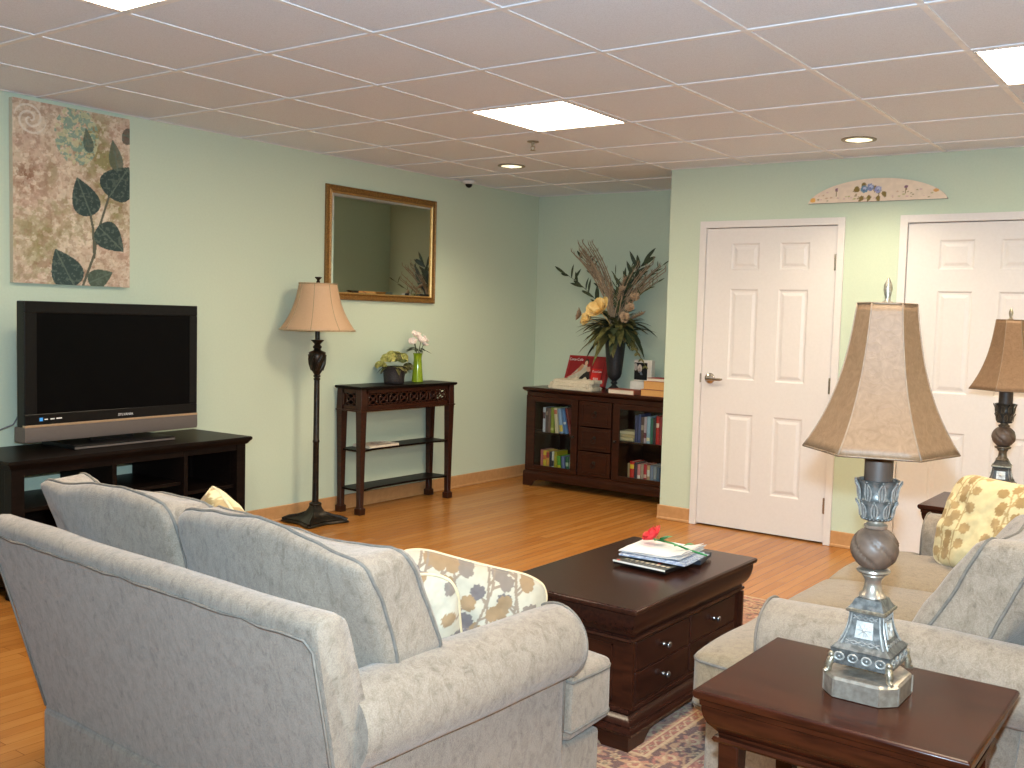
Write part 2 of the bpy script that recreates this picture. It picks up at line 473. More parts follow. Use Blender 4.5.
t = thing('security_camera', 'small dome security camera on the ceiling above the gold-framed mirror', 'camera', (.098, 3.215, H - .004))
b = B(); lathe(b, [(.05, 0), (.052, -.006), (.046, -.02), (.034, -.026)], 24); obj('mount', b, M['whiteplastic'], t)
b = B(); ball(b, (0, 0, -.026), .028, 10); obj('dome', b, M['black'], t)

# baseboards
def bboard(name, x0, x1, y0, y1, ax, s):
    b = B(); h = .098; d = .011
    pr = [(0, .002), (d + .006, .002), (d + .005, .012), (d, .018), (d, h - .004), (d - .004, h), (0, h)]
    if ax == 'y': prism(b, [(x0 + s * p, z) for p, z in pr], 'y', y0, y1)
    else: prism(b, [(y0 + s * p, z) for p, z in pr], 'x', x0, x1)
    struct(name, b, M['base'], smooth=0)
bboard('baseboard_left', 0, 0, YB, YA, 'y', 1)
bboard('baseboard_back', .012, XA - .012, YA, 0, 'x', -1)
bboard('baseboard_alcove', XA, 0, YD, YA - .012, 'y', -1)
bboard('baseboard_far', XA - .012, 2.0565, YD, 0, 'x', -1)
bboard('baseboard_middle', 3.0555, 3.3895, YD, 0, 'x', -1)
bboard('baseboard_right', 4.389, XR, YD, 0, 'x', -1)

# doors: six-panel slabs in steel frames
def door(name, x0, x1, handle):
    yf = YD + .004
    cols = [(x0 + .186, x0 + .384), (x0 + .527, x0 + .726)]
    rows = [(.262, .777), (1.004, 1.602), (1.728, 1.900)]
    xs = sorted({x0 + .0018, x1 - .0018, *[v for c in cols for v in c]}); zs = sorted({.012, DT - .004, *[v for r in rows for v in r]})
    b = B(); g = {}
    def v(x, y, z):
        k = (round(x, 4), round(y, 4), round(z, 4))
        if k not in g: g[k] = b.verts.new(k)
        return g[k]
    for xa, xb in zip(xs, xs[1:]):
        for za, zb in zip(zs, zs[1:]):
            if (xa, xb) in cols and (za, zb) in rows:
                L = [(0, 0), (.010, .007), (.022, .007), (.040, .001)]
                for (o, d), (o2, d2) in zip(L, L[1:]):
                    A = [(xa + o, za + o), (xb - o, za + o), (xb - o, zb - o), (xa + o, zb - o)]
                    C = [(xa + o2, za + o2), (xb - o2, za + o2), (xb - o2, zb - o2), (xa + o2, zb - o2)]
                    for i in range(4):
                        j = (i + 1) % 4
                        b.faces.new([v(A[i][0], yf + d, A[i][1]), v(A[j][0], yf + d, A[j][1]), v(C[j][0], yf + d2, C[j][1]), v(C[i][0], yf + d2, C[i][1])])
                b.faces.new([v(x_, yf + .001, z_) for x_, z_ in C])
            else:
                b.faces.new([v(xa, yf, za), v(xb, yf, za), v(xb, yf, zb), v(xa, yf, zb)])
    X0, X1, Z0, Z1 = xs[0], xs[-1], zs[0], zs[-1]
    quad_box(b, X0, X1, yf + .012, yf + .045, Z0, Z1)
    quad_box(b, X0, X0 + .01, yf + .001, yf + .012, Z0, Z1); quad_box(b, X1 - .01, X1, yf + .001, yf + .012, Z0, Z1)
    quad_box(b, X0, X1, yf + .001, yf + .012, Z1 - .01, Z1)
    d = struct(name, b, M['trimwhite'], smooth=0)
    b = B(); w = .045
    for xa, xb in ((x0 - w, x0), (x1, x1 + w)): quad_box(b, xa, xb, YD - .016, YD + .05, .001, DT + w)
    quad_box(b, x0, x1, YD - .016, YD + .05, DT, DT + w)
    for xa, xb in ((x0, x0 + .012), (x1 - .012, x1)): quad_box(b, xa, xb, yf + .047, YD + .075, .001, DT)
    quad_box(b, x0, x1, yf + .047, YD + .075, DT - .014, DT)
    obj('door_frame', b, M['trimwhite'], d, bevel=.002, smooth=0)
    for z in (.245, 1.002, 1.773):
        b = B(); tube(b, [(x1 - .004, yf - .008, z - .05), (x1 - .004, yf - .008, z + .05)], .0075, 10)
        quad_box(b, x1 - .018, x1 - .003, yf - .003, yf, z - .05, z + .05)
        obj('hinge', b, M['chrome'], d)
    if handle:
        hx, hz = x0 + .062, 1.002
        R = Matrix.Translation((hx, yf, hz)) @ Matrix.Rotation(PI / 2, 4, 'X')
        b = B(); lathe(b, [(.036, 0), (.036, .006), (.030, .012), (.018, .016), (.013, .022), (.013, .05), (.011, .055)], 28, M=R)
        tube(b, [(hx, yf - .05, hz), (hx + .02, yf - .053, hz), (hx + .06, yf - .052, hz - .003), (hx + .1, yf - .046, hz - .002), (hx + .108, yf - .038, hz)], [.012, .011, .0095, .0085, .006], 10)
        obj('door_handle', b, M['chrome'], d)
        b = B(); quad_box(b, x0 - .004, x0 + .001, YD - .0175, YD, hz - .03, hz + .03); obj('strike_plate', b, M['chrome'], d)
    return d
door('door_1', *D1, True)
door('door_2', *D2, True)

# ================================================================== camera and lights
cd = bpy.data.cameras.new('camera'); cam = bpy.data.objects.new('camera', cd); COL.objects.link(cam)
yaw, pitch, roll = rad(34.18338), rad(3.84983), rad(1.80116)
f = V(-math.sin(yaw) * math.cos(pitch), math.cos(yaw) * math.cos(pitch), -math.sin(pitch))
r0 = f.cross(V(0, 0, 1)).normalized(); u0 = r0.cross(f)
r = r0 * math.cos(roll) + u0 * math.sin(roll); u = u0 * math.cos(roll) - r0 * math.sin(roll)
cam.matrix_world = Matrix(((r.x, u.x, -f.x, 5.1797), (r.y, u.y, -f.y, -2.6318), (r.z, u.z, -f.z, 1.3821), (0, 0, 0, 1)))
cd.sensor_width = 36; cd.lens = 986.64 / 1024 * 36; cd.shift_x = -.0682; cd.clip_start = .02
bpy.context.scene.camera = cam

# the photographer's pop-up flash, ten centimetres above the lens
fl = bpy.data.lights.new('camera_flash', 'SPOT'); fl.energy = FLASH if 'FLASH' in globals() else 430
fl.color = (.62, .85, 1.04); fl.spot_size = rad(118); fl.spot_blend = .72; fl.shadow_soft_size = .022
fo = bpy.data.objects.new('camera_flash', fl); COL.objects.link(fo)
fo.location = V(5.1797, -2.6318, 1.3821) + u * .10 + r * .013 + f * .05
fo.rotation_euler = (f * 1 + u * .16).to_track_quat('-Z', 'Y').to_euler()

w = bpy.data.worlds.new('world'); bpy.context.scene.world = w; w.use_nodes = True
w.node_tree.nodes['Background'].inputs[0].default_value = (.5, .5, .5, 1); w.node_tree.nodes['Background'].inputs[1].default_value = .05
vs = bpy.context.scene.view_settings
vs.view_transform = 'Standard'; vs.look = 'None'; vs.gamma = 1; vs.use_curve_mapping = False; vs.exposure = .34
# ================================================================== upholstery
def seglist(a, b_, step, r):
    """grid coordinates refined near both ends"""
    L = b_ - a
    inner = [r * .08, r * .3, r * .62, r]
    n = max(2, int((L - 2 * r) / step))
    return [a] + [a + q for q in inner] + [a + r + (L - 2 * r) * k / n for k in range(1, n)] + [b_ - q for q in reversed(inner)] + [b_]

def slab(outline, h0, r, crown, mp, step=.035, keep=None):
    """soft padded slab over an axis-aligned outline (list of (u,v)); mp(u,v,w)->Vector"""
    us = sorted({p[0] for p in outline}); vs_ = sorted({p[1] for p in outline})
    def coords(keys):
        out = []
        for a, b_ in zip(keys, keys[1:]): out += seglist(a, b_, step, min(r * 1.6, (b_ - a) * .3))
        s = sorted(set(round(x, 5) for x in out)); return s
    U, Vv = coords(us), coords(vs_)
    segs = list(zip(outline, outline[1:] + outline[:1]))
    def inside(x, y):
        c = False
        for (x1, y1), (x2, y2) in segs:
            if (y1 > y) != (y2 > y) and x < (x2 - x1) * (y - y1) / (y2 - y1 + 1e-12) + x1: c = not c
        return c
    def dist(x, y):
        m = 9
        for (x1, y1), (x2, y2) in segs:
            dx, dy = x2 - x1, y2 - y1; t = max(0, min(1, ((x - x1) * dx + (y - y1) * dy) / (dx * dx + dy * dy)))
            m = min(m, math.hypot(x - x1 - t * dx, y - y1 - t * dy))
        return m
    u0, u1, v0, v1 = us[0], us[-1], vs_[0], vs_[-1]
    bm = B(); top = {}; bot = {}
    def hgt(x, y):
        d = min(dist(x, y), r * 1.6) / (r * 1.6)
        e = h0 + r * math.sqrt(max(0, 1 - (1 - d) ** 2))
        a = 2 * (x - u0) / (u1 - u0) - 1; c = 2 * (y - v0) / (v1 - v0) - 1
        return e + crown * max(0, 1 - a * a) ** .6 * max(0, 1 - c * c) ** .6
    def gv(i, j, s):
        D = top if s > 0 else bot
        if (i, j) not in D: D[(i, j)] = bm.verts.new(mp(U[i], Vv[j], s * hgt(U[i], Vv[j])))
        return D[(i, j)]
    cells = {(i, j) for i in range(len(U) - 1) for j in range(len(Vv) - 1) if inside((U[i] + U[i + 1]) / 2, (Vv[j] + Vv[j + 1]) / 2)}
    for i, j in cells:
        for s in (1, -1):
            q = [gv(i, j, s), gv(i + 1, j, s), gv(i + 1, j + 1, s), gv(i, j + 1, s)]
            bm.faces.new(q if s > 0 else q[::-1])
        for (di, dj), (a, b_) in {(-1, 0): ((i, j + 1), (i, j)), (1, 0): ((i + 1, j), (i + 1, j + 1)), (0, -1): ((i, j), (i + 1, j)), (0, 1): ((i + 1, j + 1), (i, j + 1))}.items():
            if (i + di, j + dj) not in cells:
                bm.faces.new([gv(*b_, 1), gv(*a, 1), gv(*a, -1), gv(*b_, -1)])
    return bm

def rim(outline, w, mp, step=.03):
    pts = []
    for (x1, y1), (x2, y2) in zip(outline, outline[1:] + outline[:1]):
        n = max(3, int(math.hypot(x2 - x1, y2 - y1) / step))
        for k in range(n): pts.append(mp(x1 + (x2 - x1) * k / n, y1 + (y2 - y1) * k / n, w))
    return pts

def rounder(U0, U1, V0, V1, rc):
    def f(u, v):
        cu, cv = (U0 + U1) / 2, (V0 + V1) / 2; hu, hv = (U1 - U0) / 2, (V1 - V0) / 2
        a, c = u - cu, v - cv
        p, q = abs(a) - (hu - rc), abs(c) - (hv - rc)
        if p > 0 and q > 0:
            p /= rc; q /= rc
            p2, q2 = p * math.sqrt(1 - q * q / 2), q * math.sqrt(1 - p * p / 2)
            a = math.copysign(hu - rc + p2 * rc, a); c = math.copysign(hv - rc + q2 * rc, c)
        return cu + a, cv + c
    return f

def wob(p, amp, sc, seed):
    q = Vector(p) * sc + V(seed * 3.1, seed * 1.7, seed)
    return V(noise.noise(q), noise.noise(q + V(9, 2, 4)), noise.noise(q + V(3, 8, 1))) * amp

def cushion(name, parent, outline, h0, r, crown, mp, mt, welt, wr=.0055, step=.035):
    c = obj(name, slab(outline, h0, r, crown, mp, step), mt, parent, smooth=50)
    for s in (1, -1):
        b = B(); tube(b, rim(outline, s * (h0 - .001), mp), wr * .8, 7, True)
        obj('welt', b, welt, c, smooth=180)
    return c

def make_sofa(label, W, n, ov, loc, rz, seed, mt, seatmt, ch=.27, cy0=.172, ln=.30, xo=0, crown=.045, bh=.078):
    t = thing('sofa', label, 'sofa', loc, rz)
    hw = W / 2; D = .954
    # plinth
    b = B(); quad_box(b, -hw + .004, hw - .004, -.004, D, .003, .19)
    obj('base', b, mt, t, bevel=.012, smooth=40)
    # back frame
    pr = [(.006, .192), (-.066, .50), (-.126, .715), (-.131, .738), (-.126, .755), (-.112, .767), (-.094, .771), (-.072, .768), (-.055, .757), (-.046, .738), (.02, .56), (.08, .40), (.10, .192)]
    b = B(); xs = [-hw, -hw + .006, -hw + .02] + [-hw + .02 + (W - .04) * k / 24 for k in range(1, 24)] + [hw - .02, hw - .006, hw]
    rings = []
    cy, cz = -.02, .50
    for x in xs:
        e = min(x + hw, hw - x); k = 1 if e > .019 else (.985 if e > .005 else .955)
        rings.append([V(x + math.copysign(.055, x) * max(0, z - .2) / .55 * min(1, abs(x) / hw * 1.0), cy + (y - cy) * k, cz + (z - cz) * k) + wob((x, y, z), .004, 5, seed) * (1 if z > .3 else 0) for y, z in pr])
    loft(b, rings)
    bk = obj('back_frame', b, mt, t, smooth=60)
    b = B(); P = [(-hw + .008, .003, .196), (-hw + .008, -.072, .50), (-hw + .010, -.124, .70), (-hw + .03, -.130, .722)]
    P += [(-hw + .03 + (W - .06) * k / 20, -.132 + .003 * math.sin(k * 1.9 + seed), .724 + .002 * math.sin(k * 2.7)) for k in range(1, 20)]
    P += [(hw - .03, -.130, .722), (hw - .010, -.124, .70), (hw - .008, -.072, .50), (hw - .008, .003, .196)]
    P = [(x + math.copysign(.055, x) * max(0, z - .2) / .55 * min(1, abs(x) / hw), y, z) for x, y, z in P]
    tube(b, P, .0032, 6); obj('welt', b, M['cord'], bk, smooth=180)
    # rolled arms
    for s in (-1, 1):
        cx, cz, R = hw - .03, .488, .105
        pts = [(hw - .115, .003), (hw - .001, .003), (hw, .385), (hw + .012, .398)]
        pts += [(cx + R * math.cos(a), cz + R * math.sin(a)) for a in [rad(q) for q in range(-58, 181, 14)]]
        pts += [(cx - R, .40), (hw - .135, .25)]
        if s < 0: pts = [(-x, z) for x, z in reversed(pts)]
        b = B(); rings = []
        for k in range(24):
            y = .772 * k / 23
            ring = []
            for x, z in pts:
                yy = y + (.012 if k == 0 and z < .3 else 0)
                p = V(x, yy, z)
                e = .012 if k in (0, 23) else 0
                if e: p += V((s * cx - x) * .06, 0, (cz - z) * .06 if z > .3 else 0)
                if 0 < k < 23: p += wob((x, y * .7, z), .0055, 6, seed + s) * (1 if z > .4 else 0)
                ring.append(p)
            rings.append(ring)
        # softened front lip
        last = rings[-1]; rings[-1] = [p.copy() for p in rings[-2]]
        for p, q in zip(rings[-1], last): p.y = .764
        rings.append(last)
        loft(b, rings); ar = obj('arm', b, mt, t, smooth=60)
        b = B(); wp = [(hw + .0, .235), (hw + .001, .385), (hw + .012, .398)] + [(cx + R * math.cos(a), cz + R * math.sin(a)) for a in [rad(q) for q in range(-55, 181, 9)]] + [(cx - R, .42)]
        tube(b, [(s * x, .768, z) for x, z in wp], .0038, 6); obj('welt', b, M['cord'], ar, smooth=180)
    # seat cushions
    xi = hw - .137; cw = 2 * xi / n
    for k in range(n):
        a, c = -xi + k * cw + .002, -xi + (k + 1) * cw - .002
        o = [(a, .11), (c, .11), (c, 1.0), (a, 1.0)]
        if n > 1 and k == n - 1: o = [(a, .11), (c, .11), (c, .785), (hw + .018, .785), (hw + .018, 1.0), (a, 1.0)]
        if k == 0: o = [(a, .11), (c, .11), (c, 1.0), (-hw - .018, 1.0), (-hw - .018, .785), (a, .785)]
        rd = rounder(min(p[0] for p in o), max(p[0] for p in o), .11, 1.0, .045)
        def mp(u, v, w, k=k, rd=rd):
            u, v = rd(u, v)
            p = V(u, v, .302 + w); return p + wob(p, .006, 5, seed + k)
        cushion('seat_cushion', t, o, .068, .018, .06, mp, seatmt, M['cordgrey'])
    # loose back cushions, leaning
    tw = 2 * (hw + ov) / n
    for k in range(n):
        cx = xo - (hw + ov) + (k + .5) * tw; U = tw / 2 - .004; Vh = ch
        o = [(-U, -Vh), (U, -Vh), (U, Vh), (-U, Vh)]
        rd = rounder(-U, U, -Vh, Vh, .06)
        lean = V(0, -ln, .954).normalized(); fw = V(0, 1, .06)
        def mp(u, v, w, k=k, cx=cx, rd=rd):
            u, v = rd(u, v)
            tt = (v + Vh) / (2 * Vh); sag = .012 * math.sin(u * 9 + k * 2)
            s = max(0, min(1, (tt - .12) / .35)); s = s * s * (3 - 2 * s)
            e_ = -u / U if k == 0 else 0
            if k == n - 1: e_ = max(e_, u / U)
            e_ = max(0, min(1, (e_ - .45) / .4)); lift = (.135 if seed == 1 else .10) * (1 - tt) * e_ * e_ * (3 - 2 * e_)
            th = w * (1.0 - .16 * tt)
            lift -= .055 * max(0, 1 - (u / U) ** 2) * tt * max(0, w / .08)
            p = V(cx + u, cy0, .427 + ch * .955 + lift) + lean * (v + sag * tt - .02 * tt * (u / U) ** 2) + fw * th
            return p + wob(p, .016, 4.5, seed * 5 + k) + wob(p, .005, 13, seed * 3 + k)
        cushion('back_cushion', t, o, bh, .022, crown, mp, mt, M['cordgrey'], .006)
    return t

RZ1 = rad(-2)
def corner_origin(cx, cy, hw, rz): return (cx - hw * math.cos(rz), cy - hw * math.sin(rz), 0)
make_sofa('oatmeal loveseat seen from behind, with two loose back cushions, facing the bookcase', 1.335, 2, .0575,
          corner_origin(3.638, -1.21, .6675, RZ1), RZ1, 1, M['chenille'], M['chenille'], .236, .172, .30, -.070, .045, .066)
make_sofa('oatmeal sofa behind the silver table lamp, facing the television, with warm-light tinted seat cushions', 1.73, 3, -.055,
          (4.84, .845, 0), PI / 2, 2, M['chenille'], M['chenillewarm'], .235, .205, .40, 0, .085)

# ------------------------------------------------------------------ printed pillows
def inpoly(px, py, poly):
    c = np.zeros(px.shape, bool); n = len(poly)
    for i in range(n):
        x1, y1 = poly[i]; x2, y2 = poly[(i + 1) % n]
        if y1 == y2: continue
        k = ((y1 > py) != (y2 > py)) & (px < (x2 - x1) * (py - y1) / (y2 - y1) + x1); c ^= k
    return c

def leafpoly(x, y, a, L, Wd, lobed=True):
    pts = []
    if lobed:
        half = [(0, .0), (.10, .30), (.22, .50), (.34, .44), (.42, .56), (.60, .50), (.66, .34), (.84, .34), (.86, .16), (1, 0)]
    else:
        half = [(0, 0), (.02, .17), (.06, .30), (.12, .40), (.20, .47), (.30, .50), (.42, .485), (.54, .43), (.66, .345), (.78, .24), (.88, .14), (.95, .06), (1, 0)]
    for t, s in half: pts.append((t * L, s * Wd))
    for t, s in reversed(half[1:-1]): pts.append((t * L, -s * Wd))
    ca, sa = math.cos(a), math.sin(a)
    return [(x + p * ca - q * sa, y + p * sa + q * ca) for p, q in pts]

def strip(px, py, pts, w):
    m = np.zeros(px.shape, bool)
    for (x1, y1), (x2, y2) in zip(pts, pts[1:]):
        dx, dy = x2 - x1, y2 - y1; t = np.clip(((px - x1) * dx + (py - y1) * dy) / (dx * dx + dy * dy + 1e-12), 0, 1)
        m |= np.hypot(px - x1 - t * dx, py - y1 - t * dy) < w
    return m

def npnoise(px, py, sc, seed):
    r_ = np.random.RandomState(seed); g = r_.rand(64, 64)
    x, y = px * sc, py * sc; xi, yi = np.floor(x).astype(int), np.floor(y).astype(int); fx, fy = x - xi, y - yi
    fx, fy = fx * fx * (3 - 2 * fx), fy * fy * (3 - 2 * fy)
    G = lambda a, c: g[a % 64, c % 64]
    return (G(xi, yi) * (1 - fx) + G(xi + 1, yi) * fx) * (1 - fy) + (G(xi, yi + 1) * (1 - fx) + G(xi + 1, yi + 1) * fx) * fy

M['print'] = vcol('printed pillow cotton', .85, 420, .25, .2, .1)
def leaf_print(px, py, ground, cols, stemc, seed, size=1.0, density=5):
    r_ = random.Random(seed)
    out = np.empty(px.shape + (4,), np.float32); out[...] = ground
    for s in range(density):
        x = -1.15 + 2.3 * (s + .5) / density + r_.uniform(-.1, .1); y = -1.1; a = r_.uniform(1.1, 2.0); c = cols[s % len(cols)]
        pts = [(x, y)]; side = 1
        while y < 1.1 and abs(x) < 1.3:
            a += r_.uniform(-.28, .28); a = a * .8 + .2 * (PI / 2)
            x += .2 * math.cos(a); y += .2 * math.sin(a); pts.append((x, y))
            side = -side; la = a + side * r_.uniform(.7, 1.1)
            sx, sy = x + .09 * math.cos(la), y + .09 * math.sin(la)
            out[strip(px, py, [(x, y), (sx, sy)], .014)] = stemc
            L = r_.uniform(.24, .34) * size
            c = cols[r_.randrange(len(cols))]
            out[inpoly(px, py, leafpoly(sx, sy, la, L, L * .86))] = c
        out[strip(px, py, pts, .016)] = stemc
    nz = npnoise(px + 3, py + 3, 22, seed)[..., None]
    out[..., :3] *= .94 + .1 * nz
    return out

def pillow(label, size, thick, Mx, ground, cols, stemc, seed, N=110, psize=1.0, group=None, density=5, hr=1.0):
    t = thing('throw_pillow', label, 'pillow', Mx.translation, 0, group)
    t.rotation_euler = Mx.to_euler()
    g = np.linspace(-1, 1, N); 
    g = np.sign(g) * (1 - (1 - np.abs(g)) ** 1.25)
    bm = B(); UV = []; idx = {}
    def vert(i, j, s):
        edge = i in (0, N - 1) or j in (0, N - 1)
        k = (i, j, 0 if edge else s)
        if k not in idx:
            a, c = g[i], g[j]
            a0, c0 = a, c
            q = .5; aa, cc = abs(a) - (1 - q), abs(c) - (1 - q)
            if aa > 0 and cc > 0:
                aa /= q; cc /= q
                a, c = math.copysign(1 - q + q * aa * math.sqrt(1 - .9 * cc * cc / 2), a), math.copysign(1 - q + q * cc * math.sqrt(1 - .9 * aa * aa / 2), c)
            th = thick * .5 * ((1 - a0 * a0) * (1 - c0 * c0)) ** .38 * (1 + .12 * math.sin(3 * a + seed) * math.cos(2.3 * c))
            x = a * size * .5 * (1 - .05 * (1 - c * c)); z = c * size * hr * .5 * (1 - .05 * (1 - a * a))
            p = V(x, s * th, z)
            if not edge: p += V(0, 1, 0) * (noise.noise(V(a * 2.2, c * 2.2, seed + s)) * .018 + noise.noise(V(a * 6, c * 5, seed + s * 2)) * .006)
            idx[k] = bm.verts.new(p); UV.append((a * (1 if s > 0 else -1), c))
        return idx[k]
    for i in range(N - 1):
        for j in range(N - 1):
            for s in (1, -1):
                q = [vert(i, j, s), vert(i + 1, j, s), vert(i + 1, j + 1, s), vert(i, j + 1, s)]
                bm.faces.new(q if s < 0 else q[::-1])
    R_ = [(i, 0) for i in range(0, N - 1, 3)] + [(N - 1, j) for j in range(0, N - 1, 3)] + [(N - 1 - i, N - 1) for i in range(0, N - 1, 3)] + [(0, N - 1 - j) for j in range(0, N - 1, 3)]
    ringp = [idx[(i, j, 0)].co.copy() for i, j in R_]
    o = obj('pillow_cover', bm, M['print'], t, smooth=180, normals=False)
    uv = np.array(UV)
    setcol(o, leaf_print(uv[:, 0], uv[:, 1] * hr, ground, cols, stemc, seed, psize, density))
    b = B(); tube(b, ringp, .0045, 6, True)
    obj('piping', b, M['pipecream'], t, smooth=180)
    return t
M['pipecream'] = mat('cream piping', (.55, .45, .28, 1), None, 60, .85)
GC = (.43, .385, .295, 1); PC = [(.15, .125, .118, 1), (.27, .175, .095, 1), (.20, .16, .13, 1)]; ST = (.24, .18, .13, 1)
GY = (.60, .50, .28, 1); PY_ = [(.33, .215, .09, 1), (.37, .25, .115, 1)]; SY = (.40, .28, .13, 1)

def frame(p, xdir, up):
    """local x = width, z = height, y = normal"""
    x = Vector(xdir).normalized(); z = Vector(up).normalized(); y = z.cross(x).normalized(); x = y.cross(z).normalized()
    return Matrix(((x.x, y.x, z.x, p[0]), (x.y, y.y, z.y, p[1]), (x.z, y.z, z.z, p[2]), (0, 0, 0, 1)))
pillow('big cream pillow printed with grey and tan leaves, against the loveseat arm', .46, .20, frame((3.40, -.57, .548), (-.68, -.70, .16), (.14, .22, .95)), GC, PC, ST, 17, 190, .74, None, 10, .66)
pillow('small cream leaf pillow wedged between back cushion and the big leaf pillow', .34, .13, frame((3.42, -.84, .575), (-.85, -.5, .0), (.12, -.30, .95)), GC, PC, ST, 23, 110, .8, None, 6)
pillow('cream pillow corner peeking over the loveseat between its two back cushions', .34, .13, frame((2.64, -.783, .632), (-.90, .12, .50), (.45, -.18, .85)), GY, PY_, SY, 5, 70)
pillow('pale yellow pillow printed with tan leaves, on the far end of the sofa', .40, .16, frame((4.36, 1.42, .615), (.93, -.36, .0), (.18, .36, .92)), GY, PY_, SY, 31, 120, .86, None, 4)
# ================================================================== dark wood furniture
def sqleg(bm, x, y, prof):
    loft(bm, [[V(x + a * h, y + c * h, z) for a, c in ((-1, -1), (1, -1), (1, 1), (-1, 1))] for z, h in prof])

# ---- coffee table (origin at its centre on the floor)
t = thing('coffee_table', 'dark cherry coffee table with small drawers, between the two sofas', 'coffee table', (3.369, .4125, .008))
hx, hy = .281, .4525; o_ = -.008
b = B(); rect_loft(b, -hx, hx, -hy, hy, [(.006, .48 + o_), (.001, .477 + o_), (0, .472 + o_), (.002, .462 + o_), (.010, .457 + o_)])
obj('tabletop', b, M['cherryY'], t, bevel=.0015, smooth=30)
b = B(); rect_loft(b, -hx, hx, -hy, hy, [(.012, .4575 + o_), (.012, .447 + o_), (.014, .43 + o_), (.019, .41 + o_), (.028, .392 + o_), (.040, .379 + o_), (.042, .372 + o_), (.036, .370 + o_), (.034, .363 + o_), (.037, .357 + o_), (.05, .355 + o_)])
obj('frieze', b, M['cherryY'], t, smooth=40)
b = B(); rect_loft(b, -hx, hx, -hy, hy, [(.05, .356 + o_), (.05, .138 + o_)])
for sy in (-1, 1):     # corner stiles and end-panel moulding
    for sx in (-1, 1):
        quad_box(b, sx * (hx - .05) - .018, sx * (hx - .05) + .003 * 0 + .018, sy * (hy - .05) - .006, sy * (hy - .05) + .006, .141 + o_, .354 + o_)
    yy = sy * (hy - .05)
    for x0, x1, z0, z1 in ((-.17, .17, .335, .340), (-.17, .17, .155, .16), (-.17, -.165, .155, .340), (.165, .17, .155, .340)):
        quad_box(b, x0, x1, yy - .004, yy + .004, z0 + o_, z1 + o_)
obj('body', b, M['cherry'], t, smooth=30)
b = B(); rect_loft(b, -hx, hx, -hy, hy, [(.05, 0.1400 + o_), (.042, 0.1367 + o_), (.040, 0.1276 + o_), (.044, 0.1211 + o_), (.036, 0.1120 + o_), (.026, 0.1029 + o_), (.022, 0.0951 + o_), (.024, 0.0899 + o_), (.014, 0.0873 + o_), (.009, 0.0769 + o_), (.012, 0.0665 + o_), (.026, 0.0639 + o_), (.03, 0.0600 + o_)])
obj('base_moulding', b, M['cherryY'], t, smooth=40)
b = B(); q = .032
def bracket(L):
    return [(-L, .0), (-L + .10, .0), (-L + .11, .012), (-L + .135, .032), (-L + .17, .042), (L - .17, .042), (L - .135, .032), (L - .11, .012), (L - .10, .0), (L, .0), (L, .0605), (-L, .0605)]
for s in (-1, 1):
    x = s * (hx - q); prism(b, [(p, z) for p, z in bracket(hy - q)], 'x', x - .018 if s > 0 else x, x if s > 0 else x + .018)
    y = s * (hy - q - .001); prism(b, [(p, z) for p, z in bracket(hx - q - .002)], 'y', y - .018 if s > 0 else y, y if s > 0 else y + .018)
obj('plinth', b, M['cherry'], t, smooth=25)
for s in (-1, 1):
    for cy in (-.185, .185):
        for z0, z1 in ((.250, .346), (.148, .244)):
            x = s * (hx - .05); b = B()
            quad_box(b, x - .004, x + .004, cy - .178, cy + .178, z0 + o_, z1 + o_)
            d = obj('drawer', b, M['cherryY'], t, bevel=.002, smooth=0)
            b = B(); MM = Matrix.Translation((x + s * .004, cy, (z0 + z1) / 2 + o_)) @ Matrix.Rotation(s * PI / 2, 4, 'Y')
            lathe(b, [(.008, 0), (.0075, .003), (.0045, .006), (.0045, .012), (.010, .016), (.0125, .021), (.010, .026), (.001, .028)], 16, M=MM)
            obj('knob', b, M['knob'], d, smooth=180)

# ---- end tables
def end_table(label, loc):
    t = thing('end_table', label, 'end table', loc, 0, 'mahogany end tables')
    hx, hy, Z = .2835, .2255, .602
    b = B(); rect_loft(b, -hx, hx, -hy, hy, [(.005, Z), (.001, Z - .003), (0, Z - .009), (.003, Z - .018), (.010, Z - .023)])
    obj('tabletop', b, M['mahog'], t, bevel=.002, smooth=30)
    b = B(); rect_loft(b, -hx, hx, -hy, hy, [(.012, Z - .0225), (.013, Z - .034), (.016, Z - .037), (.016, Z - .045), (.019, Z - .06), (.026, Z - .076), (.038, Z - .09), (.045, Z - .098), (.045, Z - .103), (.037, Z - .105), (.034, Z - .111), (.038, Z - .117), (.055, Z - .119)])
    obj('apron', b, M['mahog'], t, smooth=40)
    for sx in (-1, 1):
        for sy in (-1, 1):
            b = B(); sqleg(b, sx * (hx - .068), sy * (hy - .068), [(.001, .014), (.012, .017), (.30, .0205), (Z - .119, .0235)])
            obj('leg', b, M['mahog'], t, bevel=.003, smooth=30)
    b = B(); rect_loft(b, -hx + .05, hx - .05, -hy + .05, hy - .05, [(.004, .172), (0, .168), (0, .154), (.004, .150)])
    obj('shelf', b, M['mahog'], t, smooth=30)
    return t
ET = end_table('mahogany end table in front of the sofa arm, carrying the large silver-based lamp', (4.5215, -.5675, 0))
dup(ET, (4.27, 2.03, 0), 0, 'mahogany end table beyond the far arm of the sofa, only one corner showing')

